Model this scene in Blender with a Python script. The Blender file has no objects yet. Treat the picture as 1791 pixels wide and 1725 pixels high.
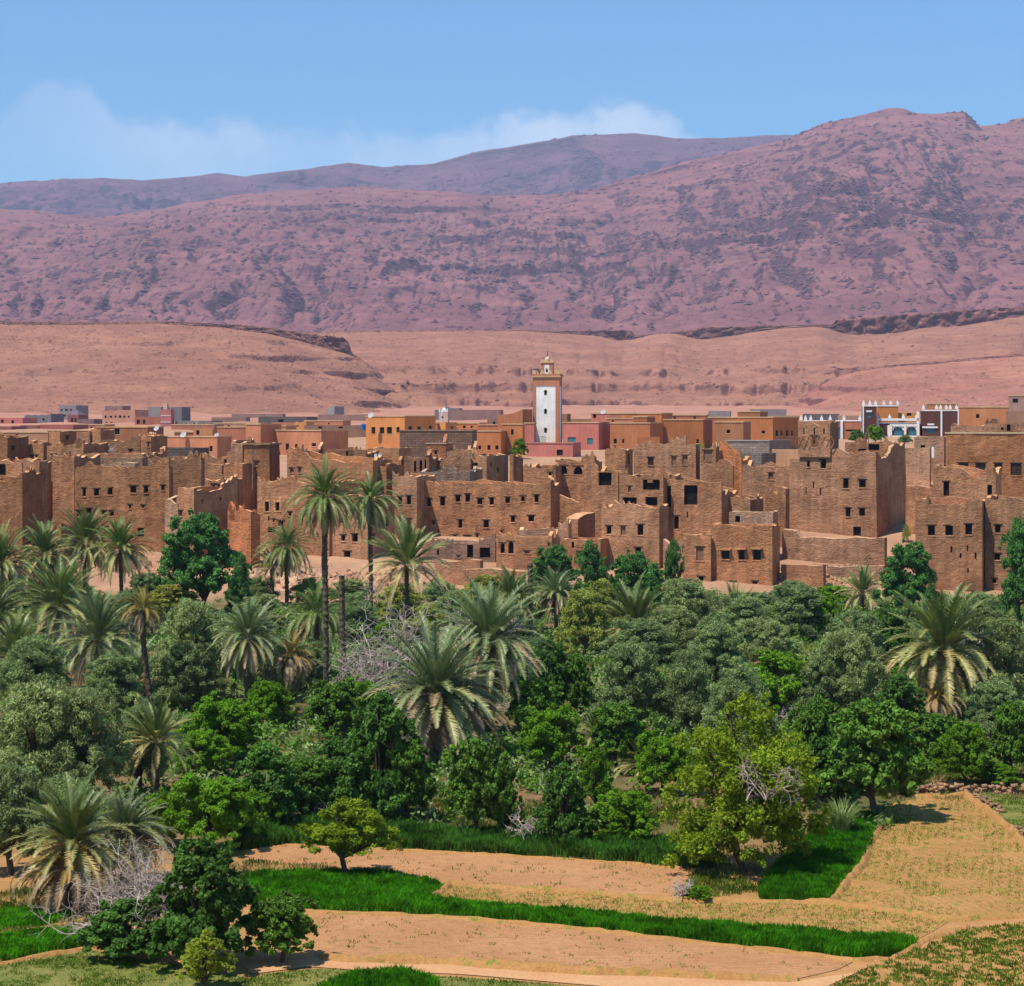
import bpy, math, random
import numpy as np
from math import radians, sin, cos, pi, sqrt

# ------------------------------------------------------------------ camera, world, sun
sc = bpy.context.scene
CX, HZ, F, CAMZ = 895.5, 735.0, 3600.0, 22.0        # photo pixels: axis x, level line y, focal length; camera height in m
cd = bpy.data.cameras.new('camera'); cam = bpy.data.objects.new('camera', cd); sc.collection.objects.link(cam)
cam.location = (0, 0, CAMZ); cam.rotation_euler = (radians(90), 0, 0)
cd.sensor_width = 36; cd.lens = 36*F/1791; cd.shift_y = -(862.5-HZ)/1791
cd.clip_start = 0.5; cd.clip_end = 60000
sc.camera = cam
SUN_EL, SUN_AZ = radians(63), radians(231)          # azimuth clockwise from +Y
S2 = (sin(SUN_AZ)*cos(SUN_EL), cos(SUN_AZ)*cos(SUN_EL), sin(SUN_EL))
sd = bpy.data.lights.new('sun', 'SUN'); so = bpy.data.objects.new('sun', sd); sc.collection.objects.link(so)
sd.energy = 4.8; sd.angle = radians(0.55); sd.color = (1.0, 0.93, 0.81)
from mathutils import Vector
so.rotation_euler = Vector(S2).to_track_quat('Z', 'Y').to_euler()
sc.render.engine = 'CYCLES'
sc.cycles.use_denoising = True
sc.cycles.max_bounces = 5; sc.cycles.diffuse_bounces = 3; sc.cycles.glossy_bounces = 2
sc.cycles.transmission_bounces = 2; sc.cycles.volume_bounces = 0; sc.cycles.transparent_max_bounces = 4
sc.cycles.caustics_reflective = False; sc.cycles.caustics_refractive = False
sc.view_settings.view_transform = 'Standard'; sc.view_settings.look = 'None'
sc.view_settings.exposure = 0.40; sc.view_settings.gamma = 1.0
W = bpy.data.worlds.new('World'); sc.world = W; W.use_nodes = True

class NT:
    """tiny node-tree helper"""
    def __init__(s, nt): s.nt = nt; s.N = nt.nodes; s.L = nt.links
    def n(s, t, **kw):
        o = s.N.new(t)
        for k, v in kw.items(): setattr(o, k, v)
        return o
    def put(s, sock, v):
        if hasattr(v, 'bl_idname') and hasattr(v, 'outputs'): v = v.outputs[0]
        if isinstance(v, bpy.types.NodeSocket): s.L.new(v, sock)
        else: sock.default_value = v
    def math(s, op, a, b=0.0, c=0.0, clamp=False):
        o = s.n('ShaderNodeMath', operation=op, use_clamp=clamp)
        for i, v in enumerate((a, b, c)): s.put(o.inputs[i], v)
        return o.outputs[0]
    def mix(s, f, a, b, mode='MIX'):
        o = s.n('ShaderNodeMix', data_type='RGBA', blend_type=mode)
        s.put(o.inputs[0], f)
        for i, v in ((6, a), (7, b)):
            if isinstance(v, tuple) and len(v) == 3: v = (*v, 1)
            s.put(o.inputs[i], v)
        return o.outputs[2]
    def ramp(s, f, stops, interp='LINEAR'):
        o = s.n('ShaderNodeValToRGB'); cr = o.color_ramp; cr.interpolation = interp
        while len(cr.elements) < len(stops): cr.elements.new(0.5)
        for e, (p, c) in zip(cr.elements, stops):
            e.position = p; e.color = (c, c, c, 1) if isinstance(c, (int, float)) else (*c, 1)
        s.put(o.inputs[0], f); return o.outputs[0]
    def noise(s, vec, scale, detail=4, rough=0.55, dist=0.0):
        o = s.n('ShaderNodeTexNoise'); s.put(o.inputs['Vector'], vec)
        o.inputs['Scale'].default_value = scale; o.inputs['Detail'].default_value = detail
        o.inputs['Roughness'].default_value = rough; o.inputs['Distortion'].default_value = dist
        return o.outputs[0]
    def smooth(s, x, a, b):
        o = s.n('ShaderNodeMapRange', interpolation_type='SMOOTHSTEP'); s.put(o.inputs[0], x)
        o.inputs[1].default_value = a; o.inputs[2].default_value = b
        return o.outputs[0]
    def scaled(s, vec, sx, sy, sz):
        o = s.n('ShaderNodeVectorMath', operation='MULTIPLY'); s.put(o.inputs[0], vec); o.inputs[1].default_value = (sx, sy, sz)
        return o.outputs[0]

def build_world():
    t = NT(W.node_tree); bg = t.N['Background']
    sky = t.n('ShaderNodeTexSky', sky_type='NISHITA'); sky.sun_disc = False
    sky.sun_elevation = SUN_EL; sky.sun_rotation = SUN_AZ
    sky.altitude = 1300; sky.air_density = 1.0; sky.dust_density = 0.15; sky.ozone_density = 3.0
    base = t.mix(1.0, sky.outputs[0], SKYTINT, 'MULTIPLY')
    # cloud bank low over the mountains, laid out by compass direction and elevation
    tc = t.n('ShaderNodeTexCoord'); sp = t.n('ShaderNodeSeparateXYZ'); t.put(sp.inputs[0], tc.outputs['Generated'])
    y = t.math('MAXIMUM', sp.outputs[1], 0.02)
    u = t.math('DIVIDE', sp.outputs[0], y); v = t.math('DIVIDE', sp.outputs[2], y)
    cb = t.n('ShaderNodeCombineXYZ'); t.put(cb.inputs[0], u); t.put(cb.inputs[1], v)
    nz = t.noise(cb, 42, 8, 0.62); nf = t.noise(cb, 11, 5, 0.6)
    tops = [(-300, 230), (0, 185), (70, 112), (150, 135), (200, 200), (300, 190), (430, 205), (560, 212), (610, 200), (660, 222), (760, 222),
            (830, 205), (880, 188), (960, 186), (1050, 166), (1105, 163), (1165, 182), (1225, 228), (1300, 262), (1800, 300), (2100, 300)]
    u01 = t.math('MULTIPLY_ADD', u, 3600/2400, (895.5+300)/2400)
    top = t.ramp(u01, [((p+300)/2400, (735-q)/3600/0.2) for p, q in tops], 'B_SPLINE')
    top = t.math('MULTIPLY', top, 0.2)
    d = t.math('ADD', t.math('SUBTRACT', top, v), t.math('MULTIPLY', t.math('SUBTRACT', nz, 0.5), 0.034))
    m = t.smooth(d, 0.0, 0.012)
    al = t.ramp(u01, [((p+300)/2400, a) for p, a in ((-300, .25), (0, .16), (90, .2), (170, .28), (300, .46), (560, .52), (760, .5), (880, .6), (1080, .8), (1190, .62), (1270, .2), (1400, .15), (2100, .1))])
    low = t.smooth(v, 0.085, 0.15)
    al = t.math('MULTIPLY', al, t.math('MULTIPLY_ADD', low, 0.35, 0.65))
    al = t.math('MULTIPLY', al, t.math('MULTIPLY_ADD', t.smooth(nf, 0.3, 0.6), 0.6, 0.45))
    m = t.math('MULTIPLY', m, al, clamp=True)
    col = t.mix(m, base, (8.8, 10, 11.2))
    t.put(bg.inputs[0], col); bg.inputs[1].default_value = 0.085
SKYTINT = (0.66, 1.30, 1.50)
build_world()

# ------------------------------------------------------------------ bookkeeping
COL = sc.collection
def tag(o, label, cat, group=None, kind=None):
    o['label'] = label; o['category'] = cat
    if group: o['group'] = group
    if kind: o['kind'] = kind
    return o
def empty(name, loc, label, cat, group=None, rz=0.0):
    o = bpy.data.objects.new(name, None); COL.objects.link(o); o.location = loc; o.rotation_euler = (0, 0, rz)
    o.empty_display_size = 0.5
    return tag(o, label, cat, group)
def link(name, me, parent=None, color=None):
    o = bpy.data.objects.new(name, me); COL.objects.link(o)
    if parent is not None: o.parent = parent
    if color: o.color = (*color, 1)
    return o
def np_mesh(name, V, faces, mats, smooth=False, mi=None, attr=None):
    """faces: (M,k) int array, all faces with the same number of corners"""
    me = bpy.data.meshes.new(name); V = np.ascontiguousarray(V, np.float32); Fc = np.ascontiguousarray(faces, np.int32)
    M, k = Fc.shape
    me.vertices.add(len(V)); me.vertices.foreach_set('co', V.ravel())
    me.loops.add(M*k); me.loops.foreach_set('vertex_index', Fc.ravel())
    me.polygons.add(M); me.polygons.foreach_set('loop_start', np.arange(0, M*k, k, dtype=np.int32))
    if mi is not None: me.polygons.foreach_set('material_index', np.ascontiguousarray(mi, np.int32))
    if smooth: me.polygons.foreach_set('use_smooth', np.ones(M, bool))
    for m in (mats if isinstance(mats, (list, tuple)) else [mats]): me.materials.append(m)
    if attr is not None:
        a = me.attributes.new('age_glint', 'FLOAT', 'POINT'); a.data.foreach_set('value', np.ascontiguousarray(attr, np.float32))
    me.update(calc_edges=True); me.validate()
    return me
class MB:
    """collects polygons into one mesh"""
    def __init__(s): s.v = []; s.f = []; s.mi = []
    def poly(s, pts, mi=0):
        b = len(s.v); s.v.extend([tuple(p) for p in pts]); s.f.append(tuple(range(b, b+len(pts)))); s.mi.append(mi)
    def grid(s, P, mi=0):
        """P: rows of equal-length point lists"""
        b = len(s.v); n = len(P[0])
        for r in P: s.v.extend([tuple(p) for p in r])
        for i in range(len(P)-1):
            for j in range(n-1):
                s.f.append((b+i*n+j, b+i*n+j+1, b+(i+1)*n+j+1, b+(i+1)*n+j)); s.mi.append(mi)
    def box(s, o, ax, ay, az, mi=0):
        """o: corner, ax ay az: edge vectors"""
        o, ax, ay, az = (np.array(q, float) for q in (o, ax, ay, az))
        c = [o+i*ax+j*ay+k*az for k in (0, 1) for j in (0, 1) for i in (0, 1)]
        b = len(s.v); s.v.extend([tuple(p) for p in c])
        for q in ((0, 2, 3, 1), (4, 5, 7, 6), (0, 1, 5, 4), (2, 6, 7, 3), (0, 4, 6, 2), (1, 3, 7, 5)):
            s.f.append(tuple(b+i for i in q)); s.mi.append(mi)
    def tube(s, pts, rad, n=7, mi=0, cap=True):
        pts = [np.array(p, float) for p in pts]
        rings = []
        for i, p in enumerate(pts):
            d = pts[min(i+1, len(pts)-1)]-pts[max(i-1, 0)]; d = d/(np.linalg.norm(d)+1e-9)
            a = np.cross(d, (0, 0, 1) if abs(d[2]) < .9 else (1, 0, 0)); a /= np.linalg.norm(a); c = np.cross(d, a)
            rings.append([p+rad[i]*(cos(2*pi*k/n)*a+sin(2*pi*k/n)*c) for k in range(n+1)])
        s.grid(rings, mi)
        if cap: s.poly(rings[-1][:-1], mi)
    def lathe(s, c, prof, n=16, mi=0):
        s.grid([[(c[0]+r*cos(2*pi*k/n), c[1]+r*sin(2*pi*k/n), c[2]+z) for k in range(n+1)] for r, z in prof], mi)
    def mesh(s, name, mats, org=(0, 0, 0), smooth=False):
        me = bpy.data.meshes.new(name)
        V = np.array(s.v)-np.array(org)
        me.from_pydata(V.tolist(), [], s.f)
        for m in (mats if isinstance(mats, (list, tuple)) else [mats]): me.materials.append(m)
        me.polygons.foreach_set('material_index', s.mi)
        if smooth: me.polygons.foreach_set('use_smooth', [True]*len(s.f))
        me.update(); return me

# ------------------------------------------------------------------ numpy noise
def _hash(ix, iy, seed):
    h = (ix.astype(np.int64)*374761393 + iy.astype(np.int64)*668265263 + seed*1442695041) & 0x7fffffff
    h = ((h ^ (h >> 13))*1274126177) & 0x7fffffff
    h = (h ^ (h >> 16)) & 0xffff
    return h/65535.0
def vnoise(x, y, seed=0):
    x = np.asarray(x, float); y = np.asarray(y, float)
    ix = np.floor(x); iy = np.floor(y); fx = x-ix; fy = y-iy
    fx = fx*fx*fx*(fx*(fx*6-15)+10); fy = fy*fy*fy*(fy*(fy*6-15)+10)
    a = _hash(ix, iy, seed); b = _hash(ix+1, iy, seed); c = _hash(ix, iy+1, seed); d = _hash(ix+1, iy+1, seed)
    return (a*(1-fx)+b*fx)*(1-fy)+(c*(1-fx)+d*fx)*fy
def fbm(x, y, o=5, seed=0, g=0.5, ridged=False):
    s = 0; a = 1; t = 0
    for i in range(o):
        n = vnoise(x*2**i+17.3*i, y*2**i-9.1*i, seed+i*7)
        if ridged: n = 1-abs(2*n-1)
        s = s+a*n; t += a; a *= g
    return s/t
def hz(y, pairs): return np.interp(y, [p[0] for p in pairs], [p[1] for p in pairs])
def U(px): return (px-CX)/F
def wx(px, Y): return U(px)*Y
def wz(py, Y): return CAMZ-(py-HZ)/F*Y

# ------------------------------------------------------------------ materials
def new_mat(name):
    m = bpy.data.materials.new(name); m.use_nodes = True
    t = NT(m.node_tree); b = t.N['Principled BSDF']; b.inputs['Roughness'].default_value = 0.9
    b.inputs['Specular IOR Level'].default_value = 0.15
    return m, t, b
def bump(t, b, h, strength, dist):
    o = t.n('ShaderNodeBump'); o.inputs['Strength'].default_value = strength; o.inputs['Distance'].default_value = dist
    t.put(o.inputs['Height'], h); t.put(b.inputs['Normal'], o.outputs[0])
def geo_pos(t): return t.n('ShaderNodeNewGeometry').outputs['Position']

def plain(name, col, rough=0.8, var=0.12, scale=3.0, metal=0.0):
    m, t, b = new_mat(name)
    n = t.noise(geo_pos(t), scale, 4)
    c = t.mix(t.smooth(n, 0.3, 0.7), tuple(v*(1-var) for v in col), tuple(min(1, v*(1+var)) for v in col))
    t.put(b.inputs['Base Color'], c); b.inputs['Roughness'].default_value = rough; b.inputs['Metallic'].default_value = metal
    return m

def mud_mat(name, rough_amt=1.0, gain=1.0, tint=(1, 1, 1)):
    m, t, b = new_mat(name)
    oi = t.n('ShaderNodeObjectInfo'); p = geo_pos(t)
    big = t.noise(p, 0.28, 5, 0.6); st = t.noise(t.scaled(p, 0.5, 0.5, 1.9), 1.0, 7, 0.66, 1.2)
    fine = t.noise(p, 5.5, 4, 0.65); mid = t.noise(p, 1.3, 5, 0.6, 0.6)
    f = t.math('MULTIPLY_ADD', t.smooth(big, 0.3, 0.7), 0.36, 0.84)
    f = t.math('MULTIPLY', f, t.math('MULTIPLY_ADD', t.smooth(st, 0.3, 0.7), 0.2, 0.9))
    f = t.math('MULTIPLY', f, t.math('MULTIPLY_ADD', fine, 0.7, 0.65))
    vo = t.n('ShaderNodeTexVoronoi', feature='DISTANCE_TO_EDGE'); t.put(vo.inputs['Vector'], t.scaled(p, 1.1, 1.1, 2.3)); vo.inputs['Scale'].default_value = 1.25
    crack = t.smooth(vo.outputs['Distance'], 0.0, 0.09)
    c2_ = t.noise(t.scaled(p, 1.3, 1.3, 4.6), 1.0, 5, 0.7, 0.8); c3_ = t.smooth(t.noise(p, 0.22, 4, 0.6), 0.44, 0.58); c2_ = t.math('MULTIPLY_ADD', c3_, t.math('SUBTRACT', c2_, 0.5), 0.5); f = t.math('MULTIPLY', f, t.math('MULTIPLY_ADD', t.smooth(c2_, 0.32, 0.62), 0.40, 0.72)); f = t.math('MULTIPLY', f, t.math('MULTIPLY_ADD', c3_, -0.10, 1.06))
    vs = t.noise(t.scaled(p, 1.6, 1.6, 0.16), 1.0, 5, 0.6); f = t.math('MULTIPLY', f, t.math('MULTIPLY_ADD', t.smooth(vs, 0.35, 0.65), 0.26, 0.87))
    patch = t.smooth(t.noise(p, 0.16, 3, 0.5), 0.42, 0.6)
    ck = t.math('MULTIPLY_ADD', t.math('MULTIPLY', t.math('SUBTRACT', 1.0, crack), patch), -0.07*rough_amt, 1.0)
    f = t.math('MULTIPLY', t.math('MULTIPLY', f, ck), gain)
    v = t.n('ShaderNodeVectorMath', operation='SCALE'); t.put(v.inputs[0], oi.outputs['Color']); t.put(v.inputs['Scale'], f)
    warm = t.mix(t.smooth(mid, 0.45, 0.75), v.outputs[0], (1.12, 0.93, 0.8), 'MULTIPLY')
    warm = t.mix(1.0, warm, tint, 'MULTIPLY')
    t.put(b.inputs['Base Color'], warm)
    h = t.math('ADD', t.math('MULTIPLY', mid, 0.9), t.math('ADD', t.math('MULTIPLY', fine, 0.5), t.math('ADD', t.math('MULTIPLY', st, 0.45), t.math('MULTIPLY', t.math('MULTIPLY', crack, patch), 0.12*rough_amt))))
    h = t.math('ADD', h, t.math('MULTIPLY', c2_, 0.9))
    bump(t, b, h, 1.0, 0.24*rough_amt)
    b.inputs['Roughness'].default_value = 0.97
    return m
def plaster_mat(name):
    m, t, b = new_mat(name)
    oi = t.n('ShaderNodeObjectInfo'); p = geo_pos(t)
    big = t.noise(p, 0.25, 5, 0.6); streak = t.noise(t.scaled(p, 2.0, 2.0, 0.25), 1.0, 4, 0.6); fine = t.noise(p, 4, 4, 0.6)
    f = t.math('MULTIPLY_ADD', t.smooth(big, 0.3, 0.7), 0.22, 0.88)
    f = t.math('MULTIPLY', f, t.math('MULTIPLY_ADD', t.smooth(streak, 0.35, 0.7), 0.16, 0.9))
    f = t.math('MULTIPLY', f, t.math('MULTIPLY_ADD', fine, 0.3, 0.85))
    v = t.n('ShaderNodeVectorMath', operation='SCALE'); t.put(v.inputs[0], oi.outputs['Color']); t.put(v.inputs['Scale'], f)
    t.put(b.inputs['Base Color'], v.outputs[0]); bump(t, b, fine, 0.3, 0.05)
    return m
def brick_mat(name):
    m, t, b = new_mat(name)
    oi = t.n('ShaderNodeObjectInfo'); p = geo_pos(t)
    sp = t.n('ShaderNodeSeparateXYZ'); t.put(sp.inputs[0], p); cb = t.n('ShaderNodeCombineXYZ')
    t.put(cb.inputs[0], t.math('ADD', sp.outputs[0], t.math('MULTIPLY', sp.outputs[1], 0.6))); t.put(cb.inputs[1], sp.outputs[2])
    br = t.n('ShaderNodeTexBrick'); t.put(br.inputs['Vector'], cb); br.inputs['Scale'].default_value = 1.0
    br.inputs['Brick Width'].default_value = 0.9; br.inputs['Row Height'].default_value = 0.42; br.inputs['Mortar Size'].default_value = 0.05
    br.inputs['Color1'].default_value = (1, 1, 1, 1); br.inputs['Color2'].default_value = (.68, .66, .66, 1); br.inputs['Mortar'].default_value = (.5, .48, .47, 1)
    n = t.noise(p, 0.7, 5, 0.6)
    c = t.mix(1.0, oi.outputs['Color'], br.outputs[0], 'MULTIPLY')
    v = t.n('ShaderNodeVectorMath', operation='SCALE'); t.put(v.inputs[0], c); t.put(v.inputs['Scale'], t.math('MULTIPLY_ADD', n, 0.8, 0.6))
    t.put(b.inputs['Base Color'], v.outputs[0]); bump(t, b, br.outputs[1], -0.5, 0.06)
    return m

M = {}
M['mud'] = mud_mat('mud_wall'); M['cap'] = mud_mat('sunlit_straw_capping', 0.6, 1.6, (1.0, 1.1, 1.08)); M['plaster'] = plaster_mat('plaster'); M['brick'] = brick_mat('block_masonry')  # cap: straw capping, lightened further so wall tops look sunlit
M['dark'] = plain('unlit_inside_pane', (0.012, 0.010, 0.009), 0.95)  # near-black pane painting the unlit inside behind windows, doors and holes
M['shutter'] = plain('weathered_wood', (0.05, 0.033, 0.024), 0.8)
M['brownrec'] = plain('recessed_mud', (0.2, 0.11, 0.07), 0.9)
M['glassdark'] = plain('dark_glass', (0.02, 0.028, 0.035), 0.25)
M['teal'] = plain('teal_paint', (0.05, 0.16, 0.2), 0.5)
M['white'] = plain('white_paint', (0.74, 0.72, 0.7), 0.7, 0.06)
M['cream'] = plain('cream_paint', (0.62, 0.42, 0.24), 0.8, 0.08)
M['wood'] = plain('grey_wood', (0.17, 0.12, 0.09), 0.85, 0.3)
M['twig'] = plain('bleached_twig', (0.4, 0.33, 0.29), 0.9, 0.3, 2.0)
M['bark'] = plain('bark', (0.11, 0.08, 0.055), 0.95, 0.4, 6.0)
M['blue'] = plain('blue_plastic', (0.02, 0.1, 0.4), 0.5)
M['metal'] = plain('grey_metal', (0.4, 0.4, 0.42), 0.5)

def ground_mat(name, c1, c2, c3, scale=0.25, bumpd=0.08, green=None, gs=1.6, gt=(0.52, 0.62), furrow=0.0):
    m, t, b = new_mat(name); p = geo_pos(t)
    n1 = t.noise(p, scale, 6, 0.6); n2 = t.noise(p, scale*9, 5, 0.7); n3 = t.noise(p, 9.0, 4, 0.7)
    c = t.mix(t.smooth(n1, 0.32, 0.68), c1, c2); c = t.mix(t.math('MULTIPLY', t.smooth(n2, 0.45, 0.75), 0.7), c, c3)
    if green:
        g = t.smooth(t.noise(p, gs, 5, 0.7), *gt); c = t.mix(g, c, green)
    f = t.math('MULTIPLY_ADD', n3, 0.9, 0.55)
    v = t.n('ShaderNodeVectorMath', operation='SCALE'); t.put(v.inputs[0], c); t.put(v.inputs['Scale'], f)
    t.put(b.inputs['Base Color'], v.outputs[0])
    h = t.math('ADD', n2, t.math('MULTIPLY', n3, 0.6))
    if furrow:
        mp = t.n('ShaderNodeMapping'); mp.inputs['Rotation'].default_value = (0, 0, radians(furrow)); t.put(mp.inputs['Vector'], p)
        wv = t.n('ShaderNodeTexWave', bands_direction='Y'); t.put(wv.inputs['Vector'], mp); wv.inputs['Scale'].default_value = 0.75; wv.inputs['Distortion'].default_value = 4.0
        wv.inputs['Detail'].default_value = 3; wv.inputs['Detail Scale'].default_value = 1.2
        h = t.math('ADD', h, t.math('MULTIPLY', wv.outputs['Fac'], 0.22))
    bump(t, b, h, 1.0, bumpd); b.inputs['Roughness'].default_value = 1.0
    return m
def hill_mat(name, scree, scree2, rock, lo=0.80, hi=0.93, sc_=1.0, fine=0.16):
    m, t, b = new_mat(name); g = t.n('ShaderNodeNewGeometry'); p = g.outputs['Position']
    sp = t.n('ShaderNodeSeparateXYZ'); t.put(sp.inputs[0], g.outputs['Normal'])
    n1 = t.noise(p, 0.004*sc_, 6, 0.62); n2 = t.noise(p, 0.03*sc_, 8, 0.75); n4 = t.noise(t.scaled(p, 1, 1, 2.5), 0.011*sc_, 9, 0.72, 0.4); n5 = t.noise(p, fine*sc_, 5, 0.75); n3 = t.noise(t.scaled(p, 1, 1, 4), 0.012*sc_, 6, 0.65, 0.6)
    c = t.mix(t.smooth(n1, 0.35, 0.65), scree, scree2)
    s = t.math('ADD', sp.outputs[2], t.math('MULTIPLY', t.math('SUBTRACT', n3, 0.5), 0.30))
    k = t.smooth(s, lo, hi)
    c = t.mix(k, rock, c)
    spots = t.smooth(n5, 0.53, 0.63)
    c = t.mix(t.math('MULTIPLY', t.smooth(n4, 0.52, 0.58), 0.75), c, tuple(0.55*s_+0.45*r_ for s_, r_ in zip(scree, rock)))
    c = t.mix(t.math('MULTIPLY', t.smooth(n4, 0.46, 0.36), 0.4), c, tuple(min(1, 1.25*s_) for s_ in scree))
    c = t.mix(t.math('MULTIPLY', spots, 0.55), c, tuple(0.6*v for v in rock))
    v = t.n('ShaderNodeVectorMath', operation='SCALE'); t.put(v.inputs[0], c); t.put(v.inputs['Scale'], t.math('MULTIPLY', t.math('MULTIPLY_ADD', n5, 1.0, 0.5), t.math('MULTIPLY_ADD', n2, 0.6, 0.7)))
    t.put(b.inputs['Base Color'], v.outputs[0]); bump(t, b, t.math('ADD', t.math('MULTIPLY_ADD', n5, 0.45, n2), t.math('ADD', n3, t.math('MULTIPLY', n4, 2.0))), 0.75, 14.0/sc_); b.inputs['Roughness'].default_value = 1.0
    b.inputs['Specular IOR Level'].default_value = 0.0
    return m

# ------------------------------------------------------------------ the land
TZ = [(-60, 20.0), (2, 20.2), (8, 17.5), (55, 0.0), (236, 0.0), (246, 0.5), (256, 1.8), (266, 3.6), (280, 6), (300, 8.5), (330, 11), (380, 14),
      (430, 15.8), (480, 17), (600, 19), (800, 20.6), (1000, 21.6), (1200, 23.5), (1450, 28), (1700, 33), (3500, 60)]
def tz(x, y):
    z = hz(y, TZ)
    amp = np.clip((np.asarray(y, float)-240)/60, 0, 1)*0.8 + np.clip((np.asarray(y, float)-700)/400, 0, 1)*1.2
    return z + amp*(fbm(np.asarray(x)/14+50, np.asarray(y)/14, 4, 3)-0.5)*1.6
def build_ground():
    Ys = np.concatenate([np.linspace(-60, 60, 25), np.linspace(62, 234, 60), np.linspace(236, 340, 70), np.geomspace(345, 3600, 110)])
    us = np.linspace(-1, 1, 261)
    us = np.sign(us)*np.abs(us)**1.3
    Yg = np.repeat(Ys[:, None], len(us), 1)
    X = us[None, :]*(120+0.42*np.maximum(Yg, 0))
    Z = tz(X, Yg)
    n = len(us); V = np.stack([X, Yg, Z], -1).reshape(-1, 3)
    i, j = np.meshgrid(np.arange(len(Ys)-1), np.arange(n-1), indexing='ij'); q = (i*n+j).ravel()
    Fc = np.stack([q, q+1, q+n+1, q+n], -1)
    m, t, b = new_mat('dry_earth'); p = geo_pos(t)
    sp = t.n('ShaderNodeSeparateXYZ'); t.put(sp.inputs[0], p)
    n1 = t.noise(p, 0.12, 6, 0.62); n2 = t.noise(p, 1.2, 5, 0.7); n3 = t.noise(p, 7, 4, 0.7)
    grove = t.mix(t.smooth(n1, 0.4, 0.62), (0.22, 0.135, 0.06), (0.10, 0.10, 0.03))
    vill = t.mix(t.smooth(n1, 0.35, 0.65), (0.46, 0.27, 0.165), (0.36, 0.2, 0.125))
    far = t.mix(t.smooth(t.noise(p, 0.02, 6, 0.6), 0.35, 0.65), (0.44, 0.21, 0.14), (0.36, 0.165, 0.11))
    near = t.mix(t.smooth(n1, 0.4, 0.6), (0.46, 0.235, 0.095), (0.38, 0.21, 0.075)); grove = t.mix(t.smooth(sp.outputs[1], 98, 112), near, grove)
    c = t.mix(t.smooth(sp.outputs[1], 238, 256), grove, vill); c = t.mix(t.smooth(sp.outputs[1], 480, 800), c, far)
    v = t.n('ShaderNodeVectorMath', operation='SCALE'); t.put(v.inputs[0], c)
    t.put(v.inputs['Scale'], t.math('MULTIPLY', t.math('MULTIPLY_ADD', n2, 0.7, 0.65), t.math('MULTIPLY_ADD', n3, 0.5, 0.75)))
    t.put(b.inputs['Base Color'], v.outputs[0]); bump(t, b, t.math('ADD', n2, n3), 0.8, 0.12); b.inputs['Roughness'].default_value = 1
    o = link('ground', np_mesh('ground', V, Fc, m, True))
    tag(o, 'dry valley floor rising from the palm grove through the old village to the plain', 'ground', kind='structure')
build_ground()

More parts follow.
